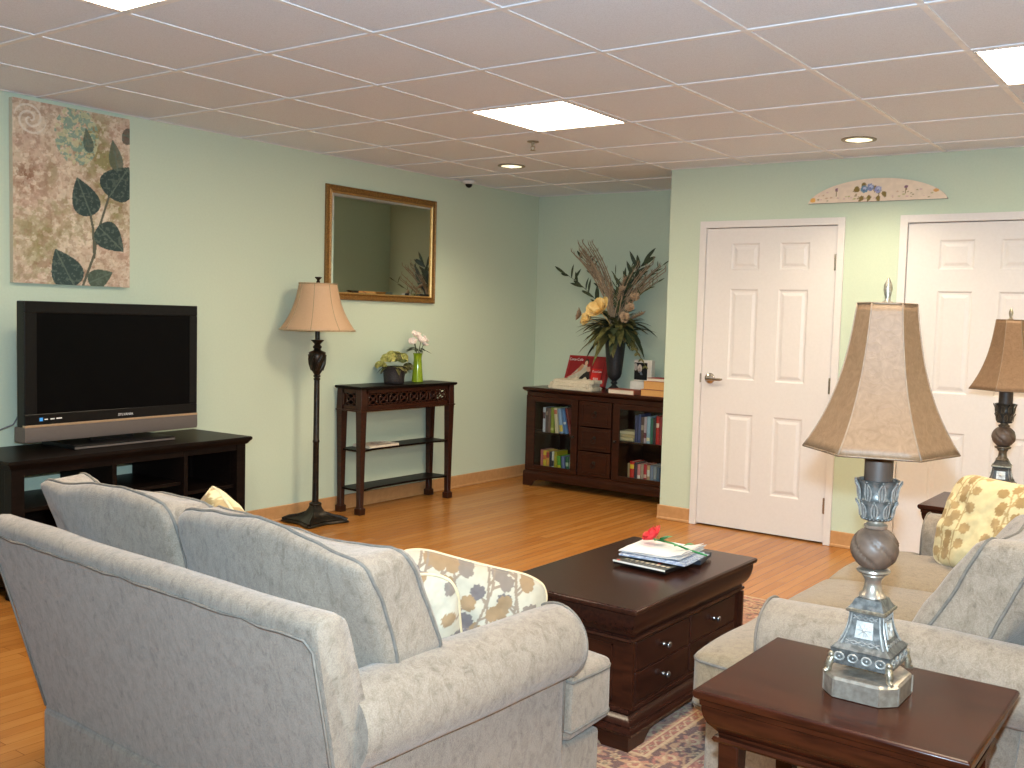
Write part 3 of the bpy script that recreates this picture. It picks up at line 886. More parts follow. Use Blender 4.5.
# ---- console table by the left wall
t = thing('console_table', 'slim dark console table with pierced apron and two shelves, under the mirror', 'console table', (.028, 1.985, 0))
W_, D_ = .925, .235          # along Y and along X
b = B(); rect_loft(b, -.006, D_ + .018, -.018, W_ + .018, [(.004, .872), (0, .868), (.001, .858), (.009, .851)])
obj('tabletop', b, M['espresso'], t, smooth=30)
def fret(bm, u0, u1, z0, z1, P, n):
    """pierced apron panel: rails and interlaced rings; P(u,z,d) -> point"""
    def bar(a0, a1, b0, b1, d=.009):
        vs = [bm.verts.new(P(a, z, dd)) for a in (a0, a1) for z in (b0, b1) for dd in (-d, d)]
        for f_ in ((0, 1, 3, 2), (4, 6, 7, 5), (0, 4, 5, 1), (2, 3, 7, 6), (0, 2, 6, 4), (1, 5, 7, 3)): bm.faces.new([vs[i] for i in f_])
    e = .036
    bar(u0, u1, z0, z0 + .036); bar(u0, u1, z1 - .028, z1); bar(u0, u0 + e, z0, z1); bar(u1 - e, u1, z0, z1)
    zc = (z0 + .036 + z1 - .028) / 2; R = (z1 - z0 - .064) / 2
    st = (u1 - u0 - 2 * e) / n
    for k in range(n):
        uc = u0 + e + (k + .5) * st
        tube(bm, [P(uc + R * .92 * math.cos(a), zc + R * .92 * math.sin(a), 0) for a in [2 * PI * i / 20 for i in range(20)]], .0058, 6, True)
        for s in (-1, 1): tube(bm, [P(uc - st * .5, zc - s * R * .9, .002), P(uc, zc, .004), P(uc + st * .5, zc + s * R * .9, .002)], .0055, 6)
        ball(bm, P(uc, zc, .004), .011, 6)
b = B(); fret(b, .03, W_ - .03, .705, .852, lambda u_, z, d: V(D_ - .012 + d, u_, z), 8); obj('front_apron', b, M['cherry'], t, smooth=30)
for y in (.012, W_ - .012):
    b = B(); fret(b, .03, D_ - .02, .705, .852, lambda u_, z, d, y=y: V(u_, y + d, z), 1); obj('side_apron', b, M['cherry'], t, smooth=30)
b = B(); quad_box(b, 0, .012, .02, W_ - .02, .705, .852); obj('back_apron', b, M['espresso'], t, smooth=0)
b = B(); rect_loft(b, -.002, D_ + .008, -.008, W_ + .008, [(.0, .712), (-.002, .708), (0, .702), (.012, .70)])
obj('apron_moulding', b, M['cherry'], t, smooth=30)
for z in (.426, .158):
    b = B(); prism(b, [(.006, .02), (D_ - .012, .02), (D_ - .018, .05), (D_ - .045, .16), (D_ - .055, W_ * .5), (D_ - .045, W_ - .16), (D_ - .018, W_ - .05), (D_ - .012, W_ - .02), (.006, W_ - .02)], 'z', z, z + .013)
    obj('shelf', b, M['espresso'], t, smooth=25)
for x in (.024, D_ - .022):
    for y in (.024, W_ - .024):
        b = B(); sqleg(b, x, y, [(.001, .026), (.044, .0265), (.047, .02), (.055, .0175), (.40, .0215), (.68, .026), (.70, .027), (.852, .024)])
        obj('leg', b, M['cherry'], t, bevel=.002, smooth=25)

# ---- glass-door bookcase in the alcove
BX0, BX1, BY0, BY1 = .305, 1.70, 3.762, 4.222
t = thing('bookcase', 'dark cherry bookcase cabinet with two glass doors and three centre drawers, in the alcove', 'bookcase', (BX0, BY0, 0))
bw, bd = BX1 - BX0, BY1 - BY0
b = B(); rect_loft(b, -.03, bw + .03, -.028, bd, [(.006, .806), (0, .802), (0, .790), (.006, .784), (.014, .777), (.022, .774), (.027, .768)])
obj('cabinet_top', b, M['cherry'], t, smooth=30)
b = B(); th = .02
quad_box(b, 0, th, 0, bd, .08, .77); quad_box(b, bw - th, bw, 0, bd, .08, .77)
quad_box(b, .503, .520, .012, bd - .01, .10, .765); quad_box(b, .826, .843, .012, bd - .01, .10, .765)
quad_box(b, th, bw - th, bd - .012, bd, .08, .77); quad_box(b, th, bw - th, .004, bd - .012, .095, .112)
quad_box(b, th, bw - th, .004, bd - .012, .752, .768); quad_box(b, 0, bw, -.002, .01, .735, .768); quad_box(b, 0, bw, -.002, .01, .09, .14)
obj('carcass', b, M['cherry'], t, smooth=0)
b = B(); rect_loft(b, -.014, bw + .014, -.014, bd, [(.012, .128), (.004, .122), (0, .112), (0, .09)]); obj('base_moulding', b, M['cherry'], t, smooth=30)
b = B()
def br2(L0, L1, k): return [(L0, .001), (L0 + .085 * k, .001), (L0 + .09 * k, .02), (L0 + .115 * k, .045), (L0 + .15 * k, .058), (L1 - .15 * k, .058), (L1 - .115 * k, .045), (L1 - .09 * k, .02), (L1 - .085 * k, .001), (L1, .001), (L1, .092), (L0, .092)]
prism(b, br2(-.014, bw + .014, 1), 'y', -.014, .004)
for x in (-.013, bw - .005): prism(b, br2(-.012, bd, .7), 'x', x, x + .018)
obj('plinth', b, M['cherry'], t, smooth=25)
for x0, x1 in ((th, .503), (.843, bw - th)):
    b = B(); quad_box(b, x0, x1, .03, bd - .012, .432, .444); obj('shelf', b, M['cherry'], t, smooth=0)
def gdoor(x0, x1, knobx):
    b = B(); z0, z1, e = .142, .732, .060
    rect = lambda a, c, d, g: quad_box(b, a, c, -.012, .006, d, g)
    rect(x0, x0 + e, z0, z1); rect(x1 - e, x1, z0, z1); rect(x0 + e, x1 - e, z0, z0 + .035); rect(x0 + e, x1 - e, z1 - .04, z1)
    d = obj('glass_door', b, M['cherry'], t, bevel=.003, smooth=0)
    b = B(); quad_box(b, x0 + e - .005, x1 - e + .005, -.004, -.001, z0 + .03, z1 - .035); obj('glass_pane', b, M['pane'], d, smooth=0)
    b = B(); lathe(b, [(.009, 0), (.006, .006), (.006, .012), (.012, .018), (.009, .025), (.001, .027)], 14, M=Matrix.Translation((knobx, -.012, .44)) @ Matrix.Rotation(PI / 2, 4, 'X'))
    obj('knob', b, M['pulls'], d, smooth=180)
gdoor(.026, .508, .508 - .03); gdoor(.838, bw - .026, .838 + .03)
b = B(); quad_box(b, .0, .0245, -.010, .006, .13, .74); quad_box(b, bw - .0245, bw, -.010, .006, .13, .74); obj('stile', b, M['cherry'], t, bevel=.002, smooth=0)
for z0, z1 in ((.145, .335), (.345, .525), (.535, .73)):
    b = B(); x0, x1 = .524, .822
    quad_box(b, x0, x1, -.010, .004, z0, z1)
    for a, c, d_, g in ((x0 + .03, x1 - .03, z0 + .022, z0 + .03), (x0 + .03, x1 - .03, z1 - .03, z1 - .022), (x0 + .03, x0 + .038, z0 + .022, z1 - .022), (x1 - .038, x1 - .03, z0 + .022, z1 - .022)):
        quad_box(b, a, c, -.015, -.008, d_, g)
    d = obj('drawer', b, M['cherry'], t, bevel=.002, smooth=0)
    zc = (z0 + z1) / 2; xc = (x0 + x1) / 2
    b = B(); lathe(b, [(.013, 0), (.012, .004), (.005, .008), (.005, .016), (.001, .018)], 14, M=Matrix.Translation((xc, -.010, zc + .014)) @ Matrix.Rotation(PI / 2, 4, 'X'))
    tube(b, [(xc + .021 * math.sin(a), -.027 - .001 * math.cos(a), zc - .006 + .021 * math.cos(a)) for a in [2 * PI * k / 20 for k in range(20)]], .003, 6, True)
    obj('ring_pull', b, M['pulls'], d, smooth=180)

# books inside (x, z base, thickness, height, colour, lean in degrees)
def cm(c): return mat('book cloth', lin(*c), None, 200, .6)
def book(label, x, y, z, w_, h, d, col, lean=0, group=None, band=None, flat=False):
    b = B()
    # cover with rounded spine toward the viewer (-y), page block set in
    n = 6; sp = [(-w_ / 2 + w_ * k / n, -.006 * math.sin(PI * k / n)) for k in range(n + 1)]
    prism(b, sp + [(w_ / 2, d), (w_ / 2 - .002, d), (w_ / 2 - .002, .004), (-w_ / 2 + .002, .004), (-w_ / 2 + .002, d), (-w_ / 2, d)], 'z', 0, h, 0)
    quad_box(b, -w_ / 2 + .002, w_ / 2 - .002, .004, d - .003, .003, h - .003, 1)
    ms = [cm(col), M['pages']]
    if band:
        for k, (z0, z1, c) in enumerate(band):
            prism(b, [(p, q - .0006) for p, q in sp] + [(w_ / 2, .002), (-w_ / 2, .002)], 'z', h * z0, h * z1, 2 + k); ms.append(cm(c))
    o = obj('book', b, ms, None, smooth=40)
    o.location = (x, y, z)
    if flat: o.rotation_euler = (0, rad(90), rad(lean)); o.location.z = z + w_ / 2
    elif lean:
        a = rad(lean); o.rotation_euler = (0, a, 0); o.location.z = z + abs(math.sin(a)) * w_ / 2 + .0005
    else: o.location.z = z + .0005
    return tag(o, label, 'book', group)
def row(z, items, y, place, group):
    for (x, w_, h, col, lean, what, band) in items:
        book('%s, %s' % (what, place), x, y + .0, z, w_, h, .15, col, lean, group, band)
yb = BY0 + .05
row(.444, [
    (0.443, .024, .200, (196, 200, 214), 0, 'pale blue and white spined book, first from the left', [(.55, .8, (90, 60, 70))]),
    (0.470, .022, .200, (92, 70, 66), 0, 'brown book beside the pale blue spined one', [(.7, .85, (160, 130, 110))]),
    (0.496, .022, .195, (120, 92, 84), 0, 'dull mauve brown book left of the olive one', None),
    (0.526, .030, .205, (140, 150, 52), 0, 'olive green book', [(.1, .2, (190, 190, 110))]),
    (0.573, .030, .205, (226, 210, 176), -6, 'cream book leaning left', [(.75, .92, (196, 110, 90))]),
    (0.621, .032, .200, (150, 172, 206), -9, 'light blue book with a yellow foot leaning left', [(.08, .34, (222, 196, 96))]),
    (0.666, .024, .195, (96, 134, 188), -11, 'mid blue book leaning left', [(.4, .5, (220, 225, 230))]),
    (0.706, .022, .215, (122, 42, 34), -13, 'dark red book leaning left, last before the frame', None)],
    yb, 'upper shelf behind left glass door', 'books behind the glass doors')
row(.112, [
    (0.430, .026, .185, (190, 110, 104), 0, 'dusty pink book, first from the left', None),
    (0.460, .030, .180, (226, 196, 60), 0, 'bright yellow book left of an orange-topped one', [(.6, .8, (220, 120, 60))]),
    (0.490, .026, .178, (222, 160, 70), 0, 'orange and yellow book', [(.7, .95, (170, 50, 50))]),
    (0.518, .022, .175, (44, 46, 60), 0, 'near black book beside the orange and yellow one', None),
    (0.542, .020, .180, (214, 214, 206), 0, 'white spined book with a black band', [(.35, .6, (40, 40, 44))]),
    (0.568, .026, .185, (176, 160, 40), 0, 'mustard book', None),
    (0.613, .030, .150, (96, 160, 50), -7, 'grass green book with a yellow stripe leaning left', [(.1, .5, (214, 200, 50))]),
    (0.653, .030, .150, (110, 118, 156), -7, 'slate blue book leaning left', None),
    (0.688, .028, .150, (34, 92, 62), -3, 'dark green book', [(.5, .7, (180, 200, 170))]),
    (0.718, .022, .155, (206, 214, 210), 0, 'white and grey book, last before the frame', [(.1, .4, (120, 140, 160))])],
    yb, 'lower shelf behind left glass door', 'books behind the glass doors')
row(.444, [
    (1.318, .024, .205, (44, 46, 92), 0, 'navy book, first upright one', None),
    (1.346, .022, .215, (60, 70, 120), 0, 'taller dusky blue book', None),
    (1.372, .022, .195, (96, 70, 62), 0, 'brown book beside the dusky blue one', [(.5, .7, (180, 160, 140))]),
    (1.398, .022, .200, (186, 170, 180), 0, 'pale mauve book', [(.2, .4, (110, 60, 70))]),
    (1.426, .028, .205, (150, 180, 200), 0, 'sky blue book', [(.1, .22, (230, 220, 180))]),
    (1.454, .020, .195, (48, 110, 92), 0, 'teal green book', None),
    (1.478, .022, .200, (60, 50, 56), 0, 'charcoal book', None),
    (1.505, .026, .215, (186, 40, 36), 0, 'red book beside the charcoal one', [(.6, .75, (230, 200, 180))]),
    (1.532, .020, .21, (160, 60, 60), 0, 'faded red book next to the frame', None)],
    yb, 'upper shelf behind right glass door', 'books behind the glass doors')
row(.112, [
    (1.262, .018, .165, (150, 130, 96), 0, 'thin tan book, first upright one', None),
    (1.292, .036, .180, (206, 44, 36), 0, 'red and yellow banded book', [(.12, .3, (230, 196, 60)), (.7, .88, (230, 196, 60))]),
    (1.326, .024, .175, (58, 54, 70), 0, 'slate black book beside the red and yellow one', None),
    (1.354, .026, .165, (206, 130, 130), 0, 'rose pink book', [(.3, .5, (240, 220, 210))]),
    (1.382, .024, .165, (170, 150, 130), 0, 'beige book', None),
    (1.410, .026, .170, (176, 46, 60), 0, 'crimson book', [(.4, .55, (220, 180, 160))]),
    (1.438, .024, .165, (196, 160, 120), 0, 'tan and white book', [(.5, .8, (225, 215, 200))]),
    (1.466, .026, .168, (120, 134, 160), 0, 'grey blue book', None),
    (1.494, .024, .165, (150, 156, 160), 0, 'light grey book', [(.2, .4, (90, 100, 130))]),
    (1.522, .022, .160, (90, 110, 130), 0, 'steel blue book next to the frame', None)],
    yb, 'lower shelf behind right glass door', 'books behind the glass doors')
for k, (z, w_, c, nm) in enumerate([(.4445, .026, (206, 190, 150), 'bottom of three cream paperbacks lying flat'), (.471, .024, (190, 170, 130), 'middle of three cream paperbacks lying flat'), (.4955, .022, (214, 200, 164), 'top of three cream paperbacks lying flat')]):
    book('%s, upper shelf behind right glass door' % nm, 1.15 + .004 * k, yb + .02, z, w_, .14, .15, c, 4 * k - 3, 'books behind the glass doors', None, True)
book('small cream booklet lying flat, lower shelf behind right glass door', 1.16, yb + .0, .1125, .018, .09, .12, (200, 186, 140), 5, 'books behind the glass doors', None, True)

# ---- TV stand
RT = rad(-3.4)      # turned slightly, left end further from the wall
RTM = Matrix.Rotation(rad(3.4), 4, 'Z')
t = thing('tv_stand', 'low black-brown television stand with open compartments, by the left wall', 'tv stand', (.292, .235, 0), rad(3.4))
b = B(); rect_loft(b, -.255, .255, -.685, .685, [(.004, .65), (0, .646), (0, .634), (.008, .626), (.016, .613), (.022, .608)])
obj('stand_top', b, M['espresso'], t, smooth=30)
b = B()
def pp(x0, x1, y0, y1, z0, z1): quad_box(b, x0, x1, y0, y1, z0, z1)
for y0, y1 in ((-.66, -.60), (.60, .66)):
    pp(.17, .228, y0, y1, .001, .609); pp(-.228, -.17, y0, y1, .001, .609); pp(-.17, .17, y0 + .015, y1 - .015, .05, .609)
pp(-.22, .225, -.16, -.135, .06, .609); pp(-.22, .225, .255, .28, .06, .609)
pp(-.225, .21, -.61, .61, .045, .075); pp(.205, .222, -.61, .61, .575, .609)
obj('frame', b, M['espresso'], t, bevel=.002, smooth=0)
for y0, y1, z in ((-.135, .255, .42), (-.605, -.16, .40), (.28, .605, .36)):
    b = B(); quad_box(b, -.225, .20, y0, y1, z, z + .018); obj('shelf', b, M['espresso'], t, smooth=0)
for y0, y1 in ((-.605, -.16), (.28, .605)):
    b = B(); quad_box(b, -.225, -.215, y0, y1, .07, .40 if y0 < 0 else .609); obj('back_panel', b, M['espresso'], t, smooth=0)
tt = thing('video_player', 'black video player inside the left compartment of the television stand', 'video player', tuple((Matrix.Translation((.292, .235, 0)) @ RTM @ V(-.0, -.40, .0755))), rad(3.4))
b = B(); quad_box(b, -.15, .16, -.17, .17, .004, .06); obj('case', b, M['black'], tt, bevel=.004, smooth=0)
b = B(); quad_box(b, .16, .162, -.14, -.03, .03, .045); obj('disc_tray', b, M['tvgrey'], tt, smooth=0)
b = B(); quad_box(b, .16, .162, .02, .11, .02, .04); obj('display', b, M['screen'], tt, smooth=0)

# ---- television (front faces +x)
t = thing('television', 'flat black television with grey-brown speaker bar, on the stand below the canvas', 'television', tuple(Matrix.Translation((.292, .235, .651)) @ RTM @ V(-.03, .01, 0)), rad(3.4))
b = B(); hw = .487
quad_box(b, -.02, .042, -hw, hw, .118, .728); quad_box(b, -.07, -.02, -hw + .12, hw - .12, .10, .66)
tv = obj('housing', b, M['black'], t, bevel=.006, smooth=0)
b = B(); x1 = .044
for y0, y1, z0, z1 in ((-hw, hw, .672, .728), (-hw, hw, .128, .182), (-hw, -hw + .062, .182, .672), (hw - .05, hw, .182, .672)):
    quad_box(b, .036, x1 + .002, y0, y1, z0, z1)
obj('bezel', b, M['black'], t, bevel=.003, smooth=0)
b = B(); quad_box(b, .038, .0435, -hw + .055, hw - .045, .175, .68); obj('screen', b, M['screen'], t, smooth=0)
b = B(); prism(b, [(-.04, .045), (.044, .045), (.050, .06), (.048, .118), (-.04, .118)], 'y', -hw, hw); obj('speaker_bar', b, M['tvgrey'], t, smooth=30)
b = B(); prism(b, [(.03, .118), (.050, .118), (.051, .124), (.046, .129), (.03, .129)], 'y', -hw - .001, hw + .001); obj('trim_line', b, M['tvline'], t, smooth=30)
b = B()
for y0, y1, z0, z1, m_ in ((-.415, -.398, .146, .163, 1), (-.39, -.374, .151, .156, 0), (-.36, -.340, .151, .157, 0), (-.33, -.302, .152, .158, 0)): quad_box(b, .0455, .0468, y0, y1, z0, z1, m_)
M['bluelabel'] = mat('blue sticker', lin(60, 150, 226), None, 20, .4)
obj('sticker', b, [M['paper'], M['bluelabel']], t, smooth=0)
Rx = Matrix(((0, 0, 1, 0), (1, 0, 0, 0), (0, 1, 0, 0), (0, 0, 0, 1)))
text('logo', 'SYLVANIA', .019, M['paper'], t, Matrix.Translation((.0468, .045, .150)) @ Rx, 1.0)
b = B(); quad_box(b, -.09, .075, -.13, .13, .002, .013); prism(b, [(-.16, .0), (.125, .0), (.125, .018), (.10, .022), (-.13, .022), (-.16, .018)], 'y', -.285, .285)
bs = obj('tv_foot', b, M['black'], t, bevel=.003, smooth=0)
b = B(); quad_box(b, -.02, .005, -.12, .12, .018, .06); obj('tv_neck', b, M['black'], t, bevel=.004, smooth=0)
b = B(); quad_box(b, .1245, .1265, -.285, .285, .003, .012); obj('foot_trim', b, M['tvgrey'], t, smooth=0)
b = B(); pts = [(-.06, -.30, .30), (-.10, -.42, .12), (-.10, -.52, .06), (-.07, -.60, .035), (-.02, -.63, .01), (0, -.64, .006)]
P_ = Matrix.Translation((.292, .235, .651)) @ RTM
tube(b, [P_ @ V(*p) for p in [(-.10, -.42, .20), (-.11, -.46, .125), (-.11, -.52, .105), (-.10, -.57, .085), (-.07, -.61, .05), (-.03, -.63, .014), (.02, -.64, .006), (.06, -.63, .006)]], .004, 8)
tag(obj('cable', b, M['cable'], None, smooth=180), 'thin grey cable curving down behind the television onto the stand', 'cable')
# ================================================================== lamps
def hexring(R, z, rot, n=6): return [V(R * math.cos(rot + 2 * PI * k / n), R * math.sin(rot + 2 * PI * k / n), z) for k in range(n)]
def table_lamp(label, loc, rz=0, dark=False):
    PW = [M['pewterdim'], M['bronzedim']] if dark else [M['pewter'], M['pewterhi']]  # dark set: bronze finish, plus the weaker flash painted into the colour
    SV = M['bronzedim'] if dark else M['silver']
    t = thing('table_lamp', label, 'lamp', loc, rz, 'matching table lamps')
    # stepped base with cut corners
    def octo(h, c, z): return [V(x, y, z) for x, y in ((-h, -h + c), (-h + c, -h), (h - c, -h), (h, -h + c), (h, h - c), (h - c, h), (-h + c, h), (-h, h - c))]
    b = B(); loft(b, [octo(.080, .031, .001), octo(.080, .031, .038), octo(.077, .030, .044), octo(.069, .027, .046)])
    for (x, y) in ((-.049, -.0805), (.049, -.0805), (.0805, -.049), (.0805, .049), (-.0805, -.049), (-.0805, .049)):
        tube(b, [(x, y, .003), (x, y, .040)], .0018, 6)
    obj('base', b, SV, t, smooth=25)
    # four scrolled feet and an apron, then a waisted square pedestal
    def sq(h, z, n=1): return [V(x, y, z) for x, y in ((-h, -h), (h, -h), (h, h), (-h, h))]
    b = B(); loft(b, [sq(.058, .066), sq(.063, .068), sq(.064, .076), sq(.062, .096), sq(.064, .101), sq(.060, .104), sq(.052, .110), sq(.044, .122), sq(.039, .138), sq(.036, .155), sq(.035, .170), sq(.0355, .176), sq(.039, .178), sq(.039, .185), sq(.036, .188), sq(.031, .196), sq(.0285, .203), sq(.022, .207)])
    for s in (-1, 1):
        for k in range(4):   # rosettes on the apron, lattice on the shaft
            x = -.046 + k * .0307
            for ax in (0, 1):
                P = (lambda u_, z, d: V(u_, s * d, z)) if ax == 0 else (lambda u_, z, d: V(s * d, u_, z))
                tube(b, [P(x * .95 + .010 * math.cos(a), .085 + .008 * math.sin(a), .0635) for a in [2 * PI * i / 10 for i in range(10)]], .0022, 5, True, mi=1)
                ball(b, P(x * .95, .085, .0635), .003, 4)
    for ax in (0, 1):
        for s in (-1, 1):
            P = (lambda u_, z, d: V(u_, s * d, z)) if ax == 0 else (lambda u_, z, d: V(s * d, u_, z))
            for z0 in (.112, .163):
                dd = .0505 if z0 < .15 else .0362; hw_ = .036 if z0 < .15 else .026
                pts = [P(-hw_ + hw_ / 2 * k, z0 + (.008 if k % 2 else 0), dd) for k in range(5)]
                tube(b, pts, .0018, 5, mi=1); tube(b, [P(-hw_ + hw_ / 2 * k, z0 + (0 if k % 2 else .008), dd) for k in range(5)], .0018, 5, mi=1)
            for q in (-.030, .030):
                tube(b, [P(q * (1 + .5 * (1 - k / 6) ** 2), .110 + .064 * k / 6, .0358 + .0165 * (1 - k / 6) ** 2) for k in range(7)], .0022, 5, mi=1)
    obj('pedestal', b, PW, t, smooth=40)
    b = B(); rings = []
    tube(b, [V(x, y, .1815) for x, y in ((-.0395, -.0395), (.0395, -.0395), (.0395, .0395), (-.0395, .0395))], .0042, 6, True)
    obj('band', b, M['brass'], t, smooth=40)
    for ax in (0, 1):
        for s in (-1, 1):
            b = B()
            P = (lambda u_, z, d: V(u_, s * d, z)) if ax == 0 else (lambda u_, z, d: V(s * d, u_, z))
            c4 = [P(-.019, .126, .0455), P(.019, .126, .0455), P(.0175, .160, .0385), P(-.0175, .160, .0385)]
            c5 = [P(-.019, .126, .034), P(.019, .126, .034), P(.0175, .160, .034), P(-.0175, .160, .034)]
            loft(b, [c5, c4])
            for k in range(8):
                a = 2 * PI * k / 8; tube(b, [P(.004 * math.cos(a), .143 + .004 * math.sin(a), .0425), P(.015 * math.cos(a), .143 + .014 * math.sin(a), .0422 - .003 * math.sin(a))], .0018, 5)
            ball(b, P(0, .143, .0428), .005, 6)
            obj('plaque', b, M['paleplaque'], t, smooth=30)
    for sx in (-1, 1):
        for sy in (-1, 1):
            b = B(); tube(b, [(sx * .055, sy * .055, .084), (sx * .062, sy * .062, .074), (sx * .065, sy * .065, .062), (sx * .064, sy * .064, .053), (sx * .072, sy * .072, .0490)], [.006, .008, .008, .007, .0045], 8)
            ball(b, (sx * .061, sy * .061, .085), .0075, 6); obj('foot', b, M['brass'], t, smooth=60)
    b = B(); lathe(b, [(.026, .204), (.028, .208), (.026, .213), (.020, .219), (.0175, .232), (.017, .243), (.021, .249), (.0235, .253), (.023, .256), (.032, .259), (.035, .263), (.034, .267), (.026, .269)], 32)
    obj('neck', b, SV, t, smooth=40)
    # swirl-cut stone ball
    b = B(); prof = [(max(.004, .050 * math.sin(PI * k / 22)), .3115 - .0475 * math.cos(PI * k / 22)) for k in range(1, 22)]
    def swirl(a, z):
        q = (a + (z - .27) * 26) % (2 * PI / 5); return -.13 * math.exp(-((q - .3) / .10) ** 2) + .03 * math.exp(-((q - .52) / .09) ** 2)
    lathe(b, prof, 120, flute=swirl); obj('globe', b, M['globe'], t, smooth=60)
    b = B(); lathe(b, [(.018, .353), (.024, .356), (.025, .362), (.017, .366), (.017, .372)], 24); obj('collar', b, SV, t, smooth=40)
    # acanthus cup
    b = B(); lathe(b, [(.015, .370), (.027, .373), (.030, .377), (.028, .380), (.031, .392), (.035, .405), (.036, .414), (.039, .417), (.036, .421), (.035, .432), (.037, .445), (.043, .455), (.045, .458), (.040, .459), (.033, .450), (.02, .45)], 40)
    for k in range(22): ball(b, (.0295 * math.cos(2 * PI * k / 22), .0295 * math.sin(2 * PI * k / 22), .3765), .0034, 5)
    for tier, (z0, hgt, r0_, nn, w_) in enumerate(((.380, .036, .030, 9, .020), (.416, .042, .0355, 9, .022))):
        for k in range(nn):
            a = 2 * PI * (k + .5 * tier) / nn; ca, sa = math.cos(a), math.sin(a)
            for q in (-1, -.5, 0, .5, 1):
                pts = []
                for i in range(6):
                    f_ = i / 5; rr = r0_ + .004 + .004 * f_ + (.006 * max(0, f_ - .7) / .3); off = q * w_ * .32 * math.sin(PI * (.15 + .75 * f_))
                    pts.append((rr * ca - off * sa, rr * sa + off * ca, z0 + hgt * f_ * (1 - .12 * abs(q))))
                tube(b, pts, [.0015, .0019, .0019, .0018, .0017, .0016], 5, mi=1 if abs(q) != .5 else 0)
    obj('leaf_cup', b, PW, t, smooth=50)
    b = B(); lathe(b, [(.029, .448), (.0295, .452), (.0295, .55), (.02, .555), (.008, .556), (.006, .83)], 28); obj('socket_sleeve', b, M['browncan'], t, smooth=40)
    # six-panel bell shade
    rot = rad(-73) - PI / 6 + PI / 3
    def R(q): return .158 * (.377 + .24 * q + .385 * q ** 2.8)
    zs = lambda q: .828 - .308 * q
    b = B(); rings = []
    N = 18; S = 6
    for i in range(N + 1):
        q = i / N; hp = hexring(R(q), zs(q), rot); ring = []
        for k in range(6):
            for s in range(S): 
                p = hp[k].lerp(hp[(k + 1) % 6], s / S)
                if 0 < s < S: p = p * 1.0 + V(p.x, p.y, 0) * (-.012 * math.sin(PI * s / S) * q)
                ring.append(p)
        rings.append(ring)
    loft(b, rings, cap=False); sh = obj('lamp_shade', b, M['shade'], t, smooth=28, solid=.0016)
    for k in range(6):
        b = B(); tube(b, [hexring(R(i / N) + .0008, zs(i / N), rot)[k] for i in range(N + 1)], .0017, 5); obj('rib', b, M['ribdark'], sh, smooth=180)
    for q in (0, 1):
        b = B(); rr = rings[0 if q == 0 else -1]; tube(b, rr, .0022, 6, True); obj('shade_rim', b, M['dkbrown'], sh, smooth=180)
    b = B()
    for k in range(3): tube(b, [hexring(R(0) - .001, .822, rot)[2 * k], V(0, 0, .826)], .0018, 5)
    obj('spider', b, M['brass'], t, smooth=180)
    b = B(); lathe(b, [(.006, .824), (.010, .828), (.011, .832), (.006, .836), (.0055, .843), (.008, .850), (.0088, .858), (.0075, .868), (.005, .876), (.002, .882)], 18, flute=lambda a, z: .1 * math.sin(4 * a + z * 500))
    obj('finial', b, M['brass'], t, smooth=50)
    return t
M['paleplaque'] = mat('pale silvered plaque', (.36, .34, .31, 1), (.54, .52, .48, 1), 90, .45, metal=.3, bmp=.5)
M['ribdark'] = mat('brown shade seam', (.16, .10, .06, 1), (.22, .145, .09, 1), 60, .5)
M['rib'] = mat('tan shade seam', (.40, .28, .16, 1), (.50, .36, .22, 1), 60, .5)
M['pewterdim'] = mat('dimmed antique pewter', (.022, .020, .017, 1), (.055, .050, .042, 1), 70, .42, metal=.4, bmp=.5)  # darker finish for the far lamp, its dimmer light included in the colour
M['bronzedim'] = mat('dimmed bronze', (.085, .062, .042, 1), (.17, .13, .09, 1), 90, .4, metal=.5)
table_lamp('large brown-shaded table lamp with silver pedestal on the nearest end table', (4.541, -.566, .6025))
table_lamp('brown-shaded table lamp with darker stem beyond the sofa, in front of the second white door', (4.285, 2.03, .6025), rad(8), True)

# ---- floor lamp
t = thing('floor_lamp', 'bronze floor lamp with cream bell shade, between the television and the mirror', 'lamp', (.205, 1.655, 0), rad(-6))
def scallop(R, z, k_=.16):
    out = []
    for i in range(48):
        a = 2 * PI * i / 48
        sqr = 1 / max(abs(math.cos(a - PI / 4)), abs(math.sin(a - PI / 4)))   # corners on the axes after the turn
        sqr = 1 / max(abs(math.cos(a)), abs(math.sin(a)))
        inw = 1 - k_ * math.cos(2 * a) ** 2 * (1 if True else 0)
        out.append(V(R * sqr * inw * math.cos(a), R * sqr * inw * math.sin(a), z))
    return out
b = B(); loft(b, [scallop(.150, .002), scallop(.156, .008), scallop(.152, .016), scallop(.138, .020), scallop(.140, .026), scallop(.128, .033), scallop(.092, .042, .12), scallop(.062, .056, .08), scallop(.042, .075, .05), scallop(.031, .095, .02), scallop(.027, .112, 0)])
for sx in (-1, 1):
    for sy in (-1, 1): tube(b, [(sx * .04, sy * .04, .07), (sx * .075, sy * .075, .05), (sx * .115, sy * .115, .038), (sx * .146, sy * .146, .018)], [.006, .009, .011, .014], 7)
obj('base', b, M['bronze'], t, smooth=50)
b = B(); lathe(b, [(.028, .108), (.038, .114), (.040, .120), (.038, .127), (.028, .132), (.022, .136), (.0205, .16), (.019, .52), (.021, .524), (.0225, .531), (.021, .538), (.019, .542), (.018, .90), (.017, .925), (.021, .93), (.022, .937), (.017, .941), (.016, .945), (.022, .948), (.023, .956), (.018, .962)], 24)
obj('pole', b, M['bronze'], t, smooth=40)
b = B(); lathe(b, [(.016, .955), (.019, .965), (.034, .99), (.047, 1.03), (.0535, 1.065), (.055, 1.085), (.052, 1.10), (.055, 1.104), (.047, 1.11), (.026, 1.118), (.020, 1.128), (.027, 1.135), (.029, 1.142), (.022, 1.150), (.018, 1.158), (.030, 1.172), (.040, 1.182), (.041, 1.186), (.02, 1.188)], 30)
